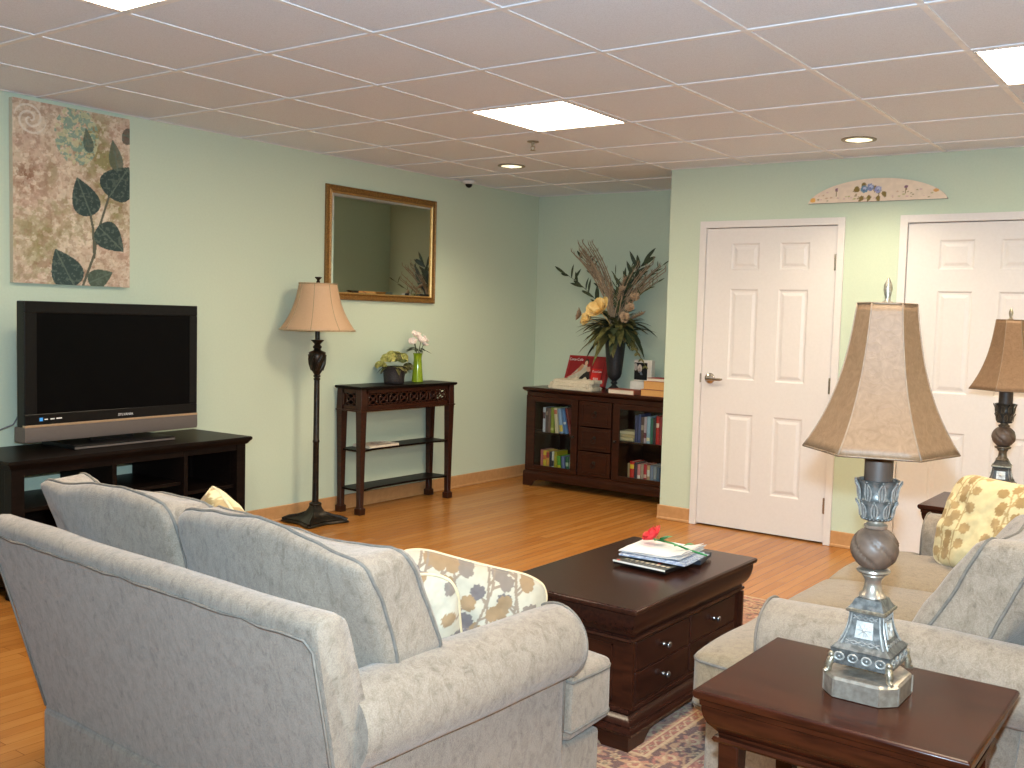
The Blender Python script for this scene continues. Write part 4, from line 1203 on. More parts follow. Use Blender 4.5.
for k in range(8):
    a = 2 * PI * k / 8
    tube(b, [((r_ + .002) * math.cos(a + .25 * i), (r_ + .002) * math.sin(a + .25 * i), z) for i, (r_, z) in enumerate(((.034, .99), (.047, 1.03), (.0535, 1.065), (.0535, 1.09)))], .005, 5)
obj('urn', b, M['bronze'], t, smooth=50)
b = B(); lathe(b, [(.015, 1.185), (.015, 1.24), (.006, 1.25), (.005, 1.545), (.012, 1.552), (.013, 1.558), (.008, 1.564), (.010, 1.572), (.022, 1.583), (.0225, 1.588), (.01, 1.59)], 20)
obj('finial_rod', b, M['bronze'], t, smooth=40)
def RF(q): return .118 + .118 * (.42 * q + .58 * q ** 2.6)
zf = lambda q: 1.545 - .295 * q
b = B(); rings = []
for i in range(15):
    q = i / 14; rings.append([V(RF(q) * (1 - .018 * math.sin(4 * a) ** 2 * q) * math.cos(a), RF(q) * (1 - .018 * math.sin(4 * a) ** 2 * q) * math.sin(a), zf(q)) for a in [2 * PI * k / 64 for k in range(64)]])
loft(b, rings, cap=False); sh = obj('lamp_shade', b, M['fabricshade'], t, smooth=180, solid=.0016)
for k in range(8):
    a = 2 * PI * k / 8 
    b = B(); tube(b, [((RF(i / 14) + .001) * math.cos(a), (RF(i / 14) + .001) * math.sin(a), zf(i / 14)) for i in range(15)], .0022, 5); obj('rib', b, M['rib'], sh, smooth=180)
for q in (0, 1):
    b = B(); tube(b, [((RF(q) + .001) * math.cos(a), (RF(q) + .001) * math.sin(a), zf(q)) for a in [2 * PI * k / 48 for k in range(48)]], .0042, 6, True); obj('shade_rim', b, M['rib'], sh, smooth=180)
b = B()
for k in range(3): tube(b, [(RF(0) * math.cos(2 * PI * k / 3), RF(0) * math.sin(2 * PI * k / 3), zf(0)), (0, 0, 1.548)], .002, 5)
obj('spider', b, M['bronze'], t, smooth=180)

# ================================================================== on the walls
def paintgrid(name, W, Hh, nx, nz, P, fn, rough, parent, mt=None, inside=None):
    us = np.linspace(0, 1, nx); vs_ = np.linspace(0, 1, nz); bm = B(); vv = {}; uv = []
    for j in range(nz):
        for i in range(nx): vv[(i, j)] = bm.verts.new(P(us[i] * W, vs_[j] * Hh)); uv.append((us[i], vs_[j]))
    for j in range(nz - 1):
        for i in range(nx - 1): bm.faces.new([vv[(i, j)], vv[(i + 1, j)], vv[(i + 1, j + 1)], vv[(i, j + 1)]])
    o = obj(name, bm, mt or M['paint'], parent, smooth=0, normals=False)
    uv = np.array(uv); setcol(o, fn(uv[:, 0], uv[:, 1])); return o
M['paint'] = vcol('painted picture surface', .7, 500, .25, .3)

def botanic(u_, v):
    """u 0..1 left to right, v 0..1 bottom to top; canvas 2 x 3"""
    x, y = u_ * 2, v * 3
    n = lambda s, k: np.clip(.5 + (npnoise(x + 5, y + 5, s, k) * .5 + npnoise(x + 5, y + 5, s * 2.1, k + 20) * .27 + npnoise(x + 5, y + 5, s * 4.3, k + 40) * .15 + npnoise(x + 5, y + 5, s * 9, k + 60) * .08 - .5) * 1.45, 0, 1)
    C = np.empty(x.shape + (4,), np.float32)
    tan = np.array(lin(206, 180, 150)); pink = np.array(lin(196, 158, 134)); ol = np.array(lin(150, 140, 84)); crm = np.array(lin(226, 208, 180)); brn = np.array(lin(150, 104, 72))
    C[...] = tan
    def mixin(col, k): C[...] = C * (1 - k[..., None]) + col * k[..., None]
    mixin(pink, np.clip(n(3, 1) * 1.6 - .5, 0, 1) * .8)
    mixin(ol, np.clip((n(2.2, 2) - .35) * 3, 0, 1) * np.clip((1.25 - np.hypot((x - 1.4) / .8, (y - 1.9) / 1.0)) * 2, 0, 1))
    mixin(ol, np.clip(1.3 - np.hypot((x - .45) / .45, (y - .75) / .45), 0, 1) * np.clip(n(5, 3) * 1.5, 0, 1))
    mixin(crm, np.clip((n(7, 4) - .5) * 5, 0, 1) * np.clip(1.1 - np.hypot((x - 1.1) / .8, (y - 1.0) / .6), 0, 1))
    mixin(crm, (n(12, 14) > .58) * .5); mixin(brn, (n(15, 15) > .62) * .4); mixin(ol, (n(9, 16) > .6) * .4 * (x < 1.2) * (y < 1.4))
    mixin(brn, (n(13, 5) > .52) * np.clip(1.2 - np.hypot((x - .22) / .3, (y - 1.75) / .4), 0, 1) * .9)
    mixin(brn, (n(9, 12) > .6) * np.clip(1.2 - np.hypot((x - .9) / 1.2, (y - .25) / .35), 0, 1) * .6)
    blot = (np.hypot((x - 1.05) / .38, (y - 2.55) / .5) < 1) 
    teal = np.array(lin(120, 158, 138)); mixin(teal, blot * (n(15, 6) > .42) * .85); mixin(np.array(lin(196, 190, 140)), blot * (n(19, 7) > .58) * .8)
    for dx in (0, ):
        t_ = np.hypot(x - .28, y - 2.7); ang = np.arctan2(y - 2.7, x - .28)
        sp = np.abs(((t_ - ang * .035) / .11) % 1 - .5) < .16
        mixin(np.array(lin(222, 208, 190)), (sp & (t_ < .26)) * .8)
    dk = np.array(lin(52, 72, 68)); dk2 = np.array(lin(78, 92, 74))
    def lf(cx, cy, a, L, W_, col, k=1.0):
        m = inpoly(x, y, leafpoly(cx, cy, a, L, W_, False))
        mixin(col * 1.0, m * k)
        vein = strip(x, y, [(cx, cy), (cx + L * .95 * math.cos(a), cy + L * .95 * math.sin(a))], .012) & m
        mixin(np.array(lin(96, 112, 96)), vein * .8); mixin(np.array(lin(100, 116, 100)), (m & (n(26, 8) > .62)) * .55)
    stc = np.array(lin(92, 92, 74))
    mixin(stc, strip(x, y, [(1.15, 0), (1.35, .55), (1.33, 1.0), (1.28, 1.25)], .022) * 1.0)
    mixin(stc, strip(x, y, [(1.35, .5), (1.40, .9), (1.62, 1.6)], .02) * 1.0)
    lf(1.30, 1.22, 1.95, .68, .50, dk); lf(1.62, 1.58, 1.0, .68, .62, dk); lf(1.42, 1.05, -.72, .62, .5, dk); lf(1.0, -.02, 2.05, .70, .56, dk); lf(1.25, .05, .45, .48, .34, dk2)
    lf(1.28, 2.3, 1.75, .42, .18, dk, .75); lf(1.78, 2.05, 1.75, .55, .26, dk2, .8); lf(1.86, 2.72, -.3, .3, .3, np.array(lin(70, 58, 48)), .8)
    C[..., :3] *= (.86 + .26 * n(30, 9))[..., None]; g_ = C[..., :3].mean(axis=-1, keepdims=True); C[..., :3] = C[..., :3] * .8 + g_ * .2; C[..., 3] = 1
    return C
t = thing('canvas_picture', 'tall canvas picture of dark teal leaves on tan, on the left wall above the television', 'picture', (.002, -.142, 1.468))
cw, chh = .617, .914
paintgrid('canvas_front', cw, chh, 200, 300, lambda a, c: V(.034, a, c), botanic, .7, t)
b = B(); quad_box(b, 0, .0338, 0, cw, 0, chh); obj('stretcher', b, M['canvasedge'] if 'canvasedge' in M else M['cream'], t, smooth=0)

t = thing('mirror', 'rectangular mirror in a carved gold frame, on the left wall above the console table', 'mirror', (.002, 1.878, 1.452))
mw, mh, e = 1.068, .768, .05
def frame_ring(x0, x1, prof, mt, name):
    b = B(); rings = []
    for o_, x in prof: rings.append([V(x, o_, o_), V(x, mw - o_, o_), V(x, mw - o_, mh - o_), V(x, o_, mh - o_)])
    rings.append(rings[0])
    R_ = [[b.verts.new(p) for p in r_] for r_ in rings[:-1]]; R_.append(R_[0])
    for a, c in zip(R_, R_[1:]):
        for i in range(4):
            j = (i + 1) % 4; b.faces.new((a[i], a[j], c[j], c[i]))
    return obj(name, b, mt, t, smooth=30)
frame_ring(0, 0, [(0, 0), (0, .016), (.004, .022), (.010, .022), (.014, .017), (.030, .014), (.038, .018), (.042, .022), (.042, 0)], M['gold'], 'mirror_frame')
frame_ring(0, 0, [(.0415, .004), (.0415, .021), (.045, .021), (.051, .014), (.051, .004)], M['goldlip'], 'inner_lip')
b = B(); y0, y1, z0, z1 = .05, mw - .05, .05, mh - .05
A_ = [V(.0085, y0, z0), V(.0085, y1, z0), V(.0085, y1, z1), V(.0085, y0, z1)]; c_ = .018
Bv = [V(.0125, y0 + c_, z0 + c_), V(.0125, y1 - c_, z0 + c_), V(.0125, y1 - c_, z1 - c_), V(.0125, y0 + c_, z1 - c_)]
loft(b, [[V(.003, p.y, p.z) for p in A_], A_, Bv]); obj('mirror_glass', b, M['mirror'], t, smooth=0)

def floral(u_, v):
    x, y = u_ * .845, v * .14
    C = np.empty(x.shape + (4,), np.float32); C[...] = lin(228, 208, 186)
    n = lambda s, k: npnoise(x + 2, y + 2, s, k)
    C[..., :3] *= (.94 + .1 * n(60, 3))[..., None]
    def dot(cx, cy, r_, c, sy=1.0, k=1.0):
        m = np.hypot(x - cx, (y - cy) / sy) < r_ * (1 + .25 * (n(160, 4) - .5)); C[m] = np.array(lin(*c)) * k + C[m] * (1 - k)
    for cx, cy in ((.33, .10), (.37, .125), (.36, .045), (.43, .108), (.45, .09), (.48, .07), (.45, .045), (.40, .05), (.335, .095)):
        m = inpoly(x, y, leafpoly(cx - .012, cy - .012, .8 + cx * 9, .042, .028, False)); C[m] = lin(132, 112, 62)
    for cx, cy, c in ((.390, .085, (132, 142, 176)), (.438, .07, (150, 152, 190)), (.352, .075, (104, 136, 158))):
        dot(cx, cy, .022, c); dot(cx + .004, cy + .004, .010, (178, 184, 210)); dot(cx, cy - .004, .005, (96, 108, 150))
    for s_ in (.18, .605):
        dot(s_, .078, .010, (136, 100, 116), 1.0); m = strip(x, y, [(s_, .07), (s_ - .002, .04)], .003); C[m] = lin(140, 124, 84)
    r_ = random.Random(4)
    for k in range(46):
        dot(r_.uniform(.06, .78), r_.uniform(.012, .05 if k % 3 else .1), r_.uniform(.004, .009), r_.choice([(176, 172, 112), (206, 170, 168), (150, 132, 92), (196, 160, 130)]), .6, .8)
    dot(.03, .02, .018, (222, 168, 92), .8); dot(.78, .05, .016, (214, 160, 96), .6)
    C[..., 3] = 1; return C
t = thing('wall_plaque', 'half-moon cream wooden plaque painted with blue flowers, above the white doors', 'plaque', (2.812, YD - .002, 2.137))
n = 160; bm = B(); uv = []
Wp, Hp = .845, .138
def arch(q): return max(.004, Hp * (1 - (2 * q - 1) ** 2) ** .62 * (1.0) if 0 < q < 1 else .004)
cols_ = []
for i in range(n + 1):
    q = i / n; top = min(arch(q), .004 + Hp * 1.0)
    cols_.append([bm.verts.new(V(q * Wp, -.018, top * j / 30)) for j in range(31)]); uv += [(q, top * j / 30 / .14) for j in range(31)]
for a, c in zip(cols_, cols_[1:]):
    for j in range(30): bm.faces.new([a[j], c[j], c[j + 1], a[j + 1]])
o = obj('painted_face', bm, M['paint'], t, smooth=0, normals=False); uv = np.array(uv); setcol(o, floral(uv[:, 0], uv[:, 1]))
b = B(); prism(b, [(0, 0), (Wp, 0)] + [(Wp * (1 - k / 40), arch(1 - k / 40)) for k in range(0, 41)], 'y', -.0178, 0); obj('board', b, M['plaqueedge'] if 'plaqueedge' in M else M['cherry'], t, smooth=0)

# ================================================================== rug
def rugfn(u_, v):
    W_, L_ = 1.20, 2.10; x = u_ * W_; y = v * L_
    d = np.minimum(np.minimum(x, W_ - x), np.minimum(y, L_ - y))
    C = np.empty(x.shape + (4,), np.float32)
    red, nav, crm, tan, rose, olv = [np.array(lin(*c)) for c in ((150, 86, 68), (104, 68, 54), (186, 154, 114), (168, 128, 92), (170, 110, 84), (122, 106, 78))]
    n = lambda s, k: npnoise(x + 1, y + 1, s, k)
    along = np.where(np.minimum(x, W_ - x) < np.minimum(y, L_ - y), y, x)
    C[...] = tan
    def flower(cu, cv, per_u, per_v, r0_, c1, c2, c3, mask):
        fu = (cu / per_u) % 1 - .5; fv = (cv / per_v) % 1 - .5
        rr = np.hypot(fu * per_u, fv * per_v); an = np.arctan2(fv * per_v, fu * per_u)
        pet = rr < r0_ * (1 + .3 * np.cos(6 * an)); C[mask & pet] = c1
        C[mask & (rr < r0_ * .62)] = c2; C[mask & (rr < r0_ * .3)] = c3
        vine = mask & ~pet & (np.abs(np.sin(cu / per_u * 2 * PI) * .22 * per_v * 1.2 - fv * per_v) < .005); C[vine] = c3
    B1 = d < .018; C[B1] = crm
    B2 = (d >= .018) & (d < .055); C[B2] = red; flower(along, d - .018, .06, .037, .012, crm, nav, rose, B2)
    B3 = (d >= .055) & (d < .066); C[B3] = crm
    B4 = (d >= .066) & (d < .19); C[B4] = nav; 
    flower(along, d - .066, .155, .124, .040, rose, crm, red, B4); flower(along + .078, d - .066 + .02, .155, .062, .016, crm, olv, tan, B4)
    spk = B4 & (n(70, 3) > .70); C[spk] = tan
    B5 = (d >= .19) & (d < .201); C[B5] = crm
    B6 = (d >= .201) & (d < .235); C[B6] = red; flower(along, d - .201, .05, .034, .010, tan, nav, crm, B6)
    B7 = (d >= .235) & (d < .243); C[B7] = crm
    Fd = d >= .243; C[Fd] = red * .6 + tan * .4
    flower(x, y, .19, .19, .052, nav, rose, crm, Fd); flower(x + .095, y + .095, .19, .19, .042, crm, red, olv, Fd); C[Fd & (n(80, 5) > .72)] = tan
    C[..., :3] *= (.78 + .36 * n(150, 6))[..., None]; C[..., 3] = 1
    return C
M['rug'] = vcol('patterned wool pile', .95, 700, .6, .1, .2)
t = thing('rug', 'red and tan oriental rug with flowered borders, under the coffee table', 'rug', (2.67, -.19, 0))
paintgrid('pile', 1.20, 2.10, 300, 525, lambda a, c: V(a, c, .0078), rugfn, .95, t, M['rug'])
b = B(); rect_loft(b, 0, 1.20, 0, 2.10, [(0, .001), (0, .0076)]); obj('backing', b, M['cream'], t, smooth=0)
# ================================================================== on the bookcase
ZT = .8065
def petals(bm, c, r, n, up, mi=0, cup=.6, w=1.0, seed=0):
    """ring of rounded cupped petals about an axis"""
    up = Vector(up).normalized(); s = up.orthogonal().normalized(); q = up.cross(s)
    rr = random.Random(seed)
    for k in range(n):
        a = 2 * PI * k / n + rr.uniform(-.2, .2); d = s * math.cos(a) + q * math.sin(a); side = up.cross(d)
        L = r * rr.uniform(.85, 1.1); W_ = L * .42 * w; rows = []
        for i in range(5):
            f_ = i / 4; ww = W_ * math.sin(PI * (.12 + .80 * f_)) ; h = cup * L * (f_ ** 1.4) 
            base = Vector(c) + d * (L * (.12 + .88 * f_ * (1 - .25 * cup * f_))) + up * h
            rows.append([bm.verts.new(base - side * ww + up * ww * .35), bm.verts.new(base - up * .0), bm.verts.new(base + side * ww + up * ww * .35)])
        for a_, b_ in zip(rows, rows[1:]):
            for i in (0, 1): bm.faces.new((a_[i], a_[i + 1], b_[i + 1], b_[i])).material_index = mi

t = thing('flower_arrangement', 'tall dried flower arrangement in a black urn, standing on the bookcase', 'flower arrangement', (.985, 4.0, ZT))
b = B(); lathe(b, [(.060, .0), (.066, .004), (.060, .012), (.045, .024), (.024, .040), (.016, .052), (.022, .058), (.030, .064), (.022, .072), (.018, .080), (.030, .092), (.050, .112), (.058, .14), (.067, .22), (.077, .33), (.085, .43), (.094, .455), (.096, .46), (.088, .46), (.076, .43), (.05, .33)], 32)
obj('urn', b, M['vaseblack'], t, smooth=40)
rr = random.Random(12); Z0 = .44
def arc(x, y, z, dx=0, sag=.0, n=9):
    p0 = V(rr.uniform(-.03, .03), rr.uniform(-.03, .03), Z0); p3 = V(x, y, z)
    m = p0.lerp(p3, .5) + V(-x * .25, 0, .10 * (z - Z0)) + V(dx, 0, 0)
    out = []
    for k in range(n + 1):
        f_ = k / n; out.append(p0 * (1 - f_) ** 2 + m * 2 * f_ * (1 - f_) + p3 * f_ * f_ - V(0, 0, sag * f_ * f_))
    return out
# tall reeds
b = B()
for k in range(36):
    if k < 22: P = arc(-.33 + rr.uniform(-.06, .10), rr.uniform(-.10, .08), 1.19 - rr.uniform(0, .14), .04)
    else: P = arc(.30 + rr.uniform(-.1, .12), rr.uniform(-.10, .08), 1.06 - rr.uniform(0, .2), -.04)
    tube(b, P, [.0028 + .0022 * math.sin(PI * min(1, i / 9)) for i in range(10)][::-1], 5)
    for i in range(5, 10):
        for s in (-1, 1): tube(b, [P[i], P[i] + V(s * .008, 0, .03)], [.0025, .0008], 4)
obj('reeds', b, M['reed'], t, smooth=180)
# long dark leaf sprays, left and right
def spray(x, z, nl, ll, dx, mt, y=None, w_=.024):
    y = rr.uniform(-.1, .1) if y is None else y
    P = arc(x, y, z, dx); b = B(); tube(b, P, [.004 - .0003 * i for i in range(len(P))], 6)
    for k in range(nl):
        f_ = .35 + .65 * k / nl; i = min(len(P) - 2, int(f_ * (len(P) - 1))); p = P[i].lerp(P[i + 1], f_ * (len(P) - 1) - i)
        d = (P[i + 1] - P[i]).normalized(); sd = V(rr.choice((-1, 1)) if k % 2 else (-1 if k % 4 else 1), rr.uniform(-.6, .6), rr.uniform(-.1, .4)).normalized()
        leaf(b, p, d * .75 + sd * .75, ll * rr.uniform(.75, 1.1), w_, V(rr.uniform(-.4, .4), -1, .3), .15)
    leaf(b, P[-1], P[-1] - P[-2], ll, w_, V(0, -1, 0), .1)
    obj('leaf_spray', b, mt, t, smooth=180)
spray(-.50, .93, 15, .13, .02, M['leafdark']); spray(-.40, 1.06, 10, .11, .03, M['leafdark'])
spray(.20, 1.02, 22, .15, -.05, M['leafdark'], None, .032); spray(.13, .90, 16, .14, -.03, M['leafdark'], None, .03)
spray(.36, 1.0, 11, .07, -.05, M['stem'], None, .010); spray(.42, .86, 10, .07, -.03, M['stem'], None, .010); spray(.02, .92, 16, .08, 0, M['stem'], None, .009)
spray(.10, .98, 12, .07, 0, M['stem'], None, .009); spray(-.10, .80, 12, .09, 0, M['leafolive'], None, .016)
# feathery plumes
for x, z in ((.12, .90), (.22, .80), (-.02, .82), (.26, .62)):
    b = B(); P = arc(x, rr.uniform(-.1, 0), z)
    tube(b, P, .0025, 5)
    for k in range(60):
        f_ = .55 + .45 * k / 60; i = min(len(P) - 2, int(f_ * (len(P) - 1))); p = P[i].lerp(P[i + 1], f_ * (len(P) - 1) - i)
        a = k * 2.4; tube(b, [p, p + V(.022 * math.cos(a), .022 * math.sin(a), .026)], [.0035, .001], 4)
    obj('plume', b, M['dustypink'], t, smooth=180)
# low foliage collar
b = B()
for k in range(150):
    a = rr.uniform(0, 2 * PI); el = rr.uniform(-.35, .9)
    d = V(math.cos(a) * math.cos(el), math.sin(a) * math.cos(el), math.sin(el)); p0 = V(rr.uniform(-.05, .05), rr.uniform(-.05, .05), Z0 + rr.uniform(0, .10))
    leaf(b, p0 + d * .04, d, rr.uniform(.12, .25), rr.uniform(.045, .075), V(0, 0, 1), rr.uniform(.3, .9), 0 if k % 3 == 0 else 1)
obj('foliage', b, [M['leafdark'], M['leafolive']], t, smooth=180)
b = B()
for k in range(4):
    P = arc(.20 + .05 * k, -.05 - .02 * k, .55 - .02 * k, .06, .18 + .03 * k); tube(b, P, .003, 5)
    for i in range(3, 10):
        for s in (-1, 1): leaf(b, P[i], V(s * .7, -.3, -.6), .035, .016, V(0, -1, 0), .2)
obj('trailing_sprig', b, M['leafolive'], t, smooth=180)
# magnolia blooms
for (x, y, z, r_, up) in ((-.02, -.20, .63, .115, (-.1, -.8, .6)), (-.12, -.19, .57, .080, (-.5, -.8, .3))):
    b = B(); petals(b, (x, y, z), r_, 6, up, 0, .55, 1.25, 3); petals(b, (x, y, z), r_ * .72, 5, up, 0, 1.0, 1.25, 5)
    ball(b, V(x, y, z) + Vector(up).normalized() * .012, .014, 8); tube(b, [(0, 0, Z0), (x * .5, y * .5, (Z0 + z) / 2 + .02), (x, y, z)], .003, 5)
    obj('bloom', b, M['magnolia'], t, smooth=180, solid=.0012)
for (x, y, z, r_, up) in ((-.27, -.10, .60, .06, (-.8, -.5, .2)), (-.22, -.12, .56, .045, (-.6, -.7, .2)), (.20, -.12, .66, .045, (.3, -.8, .4)), (.23, -.10, .74, .042, (.4, -.7, .5)), (.17, -.14, .58, .05, (.3, -.8, .2)), (.10, -.08, .80, .035, (.1, -.7, .7))):
    b = B(); petals(b, (x, y, z), r_, 6, up, 0, .5, 1.1, int(x * 90)); petals(b, (x, y, z), r_ * .66, 6, up, 0, .9, 1.1, 2); tube(b, [(0, 0, Z0), (x * .6, y * .6, (Z0 + z) / 2 + .03), (x, y, z)], .0025, 5)
    obj('bloom', b, M['dustypink'], t, smooth=180, solid=.001)

# red boxed set leaning on the wall
M['cola'] = mat('glossy red card', lin(150, 26, 28), lin(160, 30, 32), 12, .35)
M['colalight'] = mat('bright red card', lin(206, 34, 30), None, 12, .35)
M['coladark'] = mat('deep red card', lin(112, 18, 22), None, 12, .35)
lx, lw, lh, ld = .625, .385, .262, .045
MT = Matrix.Translation((lx, 4.085, ZT + .0195)) @ Matrix.Rotation(rad(4), 4, 'Z') @ Matrix.Rotation(rad(-24), 4, 'X')
t = thing('boxed_set', 'red boxed set with a vintage lady picture, leaning on the alcove wall', 'box', MT.translation); t.rotation_euler = MT.to_euler()
b = B(); quad_box(b, -lw / 2, lw / 2, 0, ld, 0, lh); obj('carton', b, M['cola'], t, bevel=.002, smooth=0)
def ladyfn(u_, v):
    x, y = u_ * 1.15, v
    C = np.empty(x.shape + (4,), np.float32); C[...] = lin(132, 24, 28)
    n = npnoise(x, y, 9, 3)
    def poly(p, c): m = inpoly(x, y, p); C[m] = np.array(lin(*c)); C[m, :3] *= (.85 + .3 * n[m])[:, None]
    poly([(.35, 0), (.75, .0), (1.10, .22), (1.02, .55), (.80, .45), (.55, .15)], (36, 34, 30))
    poly([(0, 0), (.40, 0), (.75, .38), (.92, .50), (.86, .70), (.66, .72), (.50, .62), (.30, .42), (.05, .22)], (176, 168, 150))
    poly([(.48, .60), (.62, .76), (.72, .66), (.60, .50), (.50, .45), (.44, .52)], (178, 128, 96))
    poly([(.80, .62), (1.0, .66), (1.06, .50), (.95, .46)], (196, 150, 128))
    m = np.hypot((x - .80) / .105, (y - .82) / .12) < 1; C[m] = lin(64, 42, 34)
    m = np.hypot((x - .79) / .07, (y - .78) / .09) < 1; C[m] = lin(206, 164, 136)
    m = strip(x, y, [(0, .22), (.5, .47)], .012); C[m] = lin(190, 90, 80)
    C[..., 3] = 1; return C
o = paintgrid('picture', lw * .60, lh * .93, 110, 96, lambda a, c: V(-lw / 2 + .02 + a, -.0012, .006 + c), ladyfn, .5, t)
b = B(); quad_box(b, lw / 2 - .135, lw / 2 - .042, -.0015, 0, .006, lh * .58); obj('red_panel', b, M['colalight'], t, smooth=0)
b = B(); quad_box(b, lw / 2 - .036, lw / 2 - .031, -.0012, 0, .006, lh - .006); quad_box(b, -lw / 2 + .012, -lw / 2 + .016, -.0012, 0, .006, lh - .006); obj('edge_stripe', b, M['coladark'], t, smooth=0)
RX = Matrix.Rotation(PI / 2, 4, 'X')
text('lettering', 'Coca-Cola', .032, M['paper'], t, Matrix.Translation((-lw / 2 + .075, -.002, lh * .86)) @ RX, .95)
text('lettering', 'Coca-Cola', .024, M['pinktext'] if 'pinktext' in M else M['paper'], t, Matrix.Translation((lw / 2 - .088, -.002, lh * .48)) @ RX, .85)
text('lettering', '500', .034, M['paper'], t, Matrix.Translation((lw / 2 - .088, -.002, lh * .22)) @ RX, .95)

# folded lace
t = thing('lace_cloth', 'folded cream lace cloth in front of the red boxed set', 'cloth', (.695, 3.87, ZT))
for k, (w_, d_, z0, z1) in enumerate(((.42, .19, .001, .028), (.40, .17, .0285, .053), (.39, .16, .0535, .080))):
    b = B(); rings = []; n = 72
    for zz, sh in ((z0, .985), ((z0 + z1) / 2, 1.01), (z1, .98)):
        ring = []
        for i in range(n):
            a = 2 * PI * i / n; c, s = math.cos(a), math.sin(a)
            x = math.copysign(abs(c) ** .28, c) * w_ / 2; y = math.copysign(abs(s) ** .28, s) * d_ / 2
            wv = 1 + .022 * math.sin(i * 1.9 + k) + .03 * noise.noise(V(x * 9, y * 9, k))
            ring.append(V(x * sh * wv + (.012 * k if k == 2 else 0), y * sh * wv, zz + .006 * noise.noise(V(x * 8, y * 8, zz * 30 + k)) + (.005 * noise.noise(V(x * 25, y * 25, 4)) if zz == z1 else 0)))
        rings.append(ring)
    loft(b, rings); obj('fold', b, M['cream'], t, smooth=60)
b = B()
for x, h in ((.02, .030), (.10, .026), (-.05, .012), (.14, .012)):
    loft(b, [[V(x + .028 * math.cos(a), -.02 + .04 * math.sin(a), .076) for a in [2 * PI * i / 8 for i in range(8)]], [V(x + .004 * math.cos(a), .004 * math.sin(a), .078 + h) for a in [2 * PI * i / 8 for i in range(8)]]])
obj('lace_peak', b, M['cream'], t, smooth=60)

# portrait box, white block and books at the right-hand end
def portrait(u_, v):
    C = np.empty(u_.shape + (4,), np.float32); C[...] = lin(14, 15, 19)
    n = npnoise(u_, v, 12, 8)
    m = np.hypot((u_ - .42) / .17, (v - .66) / .24) < 1; C[m] = lin(206, 192, 180)
    m = np.hypot((u_ - .40) / .10, (v - .58) / .13) < 1; C[m] = lin(170, 152, 142)
    m = (np.hypot((u_ - .10) / .14, (v - .75) / .22) < 1); C[m] = lin(176, 168, 160)
    m = inpoly(u_, v, [(.30, .50), (.55, .48), (.66, .30), (.50, .28), (.42, .40)]); C[m] = lin(96, 104, 116)
    C[..., :3] *= (.8 + .4 * n)[..., None]; C[..., 3] = 1; return C
M['whitecard'] = mat('white card', (.66, .62, .56, 1), None, 30, .6)
t = thing('photo_box', 'white box with a dark portrait photograph, standing on the white block', 'box', (1.235, 4.03, ZT + .0935))
b = B(); quad_box(b, -.085, .075, 0, .05, 0, .165); obj('carton', b, M['whitecard'], t, bevel=.0015, smooth=0)
paintgrid('photograph', .118, .135, 60, 70, lambda a, c: V(-.083 + a, -.0012, .008 + c), portrait, .5, t)
b = B()
for k in range(3): quad_box(b, .042 + .011 * k, .045 + .011 * k, -.001, 0, .004, .16)
obj('stripe', b, M['pages'], t, smooth=0)
t = thing('white_block', 'white thick book block supporting the portrait photo box', 'book', (1.225, 4.02, ZT))
b = B(); quad_box(b, -.085, .095, -.03, .11, .001, .092, 0); obj('page_block', b, M['whitecard'], t, bevel=.003, smooth=0)
def flatbook(label, x, y, z, w_, d_, h, cov, pg, rz=0):
    t = thing('book', label, 'book', (x, y, z), rad(rz), 'books lying on top of the bookcase')
    b = B(); quad_box(b, -w_ / 2, w_ / 2, -d_ / 2, d_ / 2, .0005, .003); quad_box(b, -w_ / 2, w_ / 2, -d_ / 2, d_ / 2, h - .003, h); quad_box(b, w_ / 2 - .004, w_ / 2, -d_ / 2, d_ / 2, .003, h - .003)
    obj('cover', b, cov, t, bevel=.0008, smooth=0)
    b = B(); quad_box(b, -w_ / 2 + .004, w_ / 2 - .004, -d_ / 2 + .004, d_ / 2 - .004, .003, h - .003); obj('page_block', b, pg, t, smooth=0)
M['rust'] = cm((150, 84, 66)); M['tanpage'] = mat('aged page edge', lin(206, 150, 84), lin(216, 164, 100), 300, .85, stretch=(1, 1, 12)); M['redcover'] = cm((150, 52, 44)); M['whitepage'] = M['pages']
flatbook('rust covered book lying flat beside the foot of the black urn', 1.205, 3.83, ZT, .24, .15, .036, M['rust'], M['pages'], -2)
flatbook('tan edged thick book, bottom of the short stack at the bookcase end', 1.475, 3.84, ZT, .21, .15, .052, M['rust'], M['tanpage'], 2)
flatbook('tan edged thick book in the middle of the short stack at the bookcase end', 1.49, 3.845, ZT + .0525, .205, .14, .060, M['tanpage'], M['tanpage'], -3)
flatbook('thin red covered book on top of the short stack at the bookcase end', 1.515, 3.85, ZT + .113, .20, .14, .026, M['redcover'], M['pages'], -2)
M['bluecard'] = mat('pale blue card', lin(120, 150, 160), lin(150, 170, 170), 30, .5)
t = thing('greeting_card', 'pale blue folded card standing behind the book stack at the bookcase end', 'card', (1.50, 4.0, ZT))
b = B(); prism(b, [(0, 0), (.03, .16), (.06, 0), (.057, 0), (.03, .154), (.003, 0)], 'x', -.07, .09); obj('card', b, M['bluecard'], t, smooth=0)

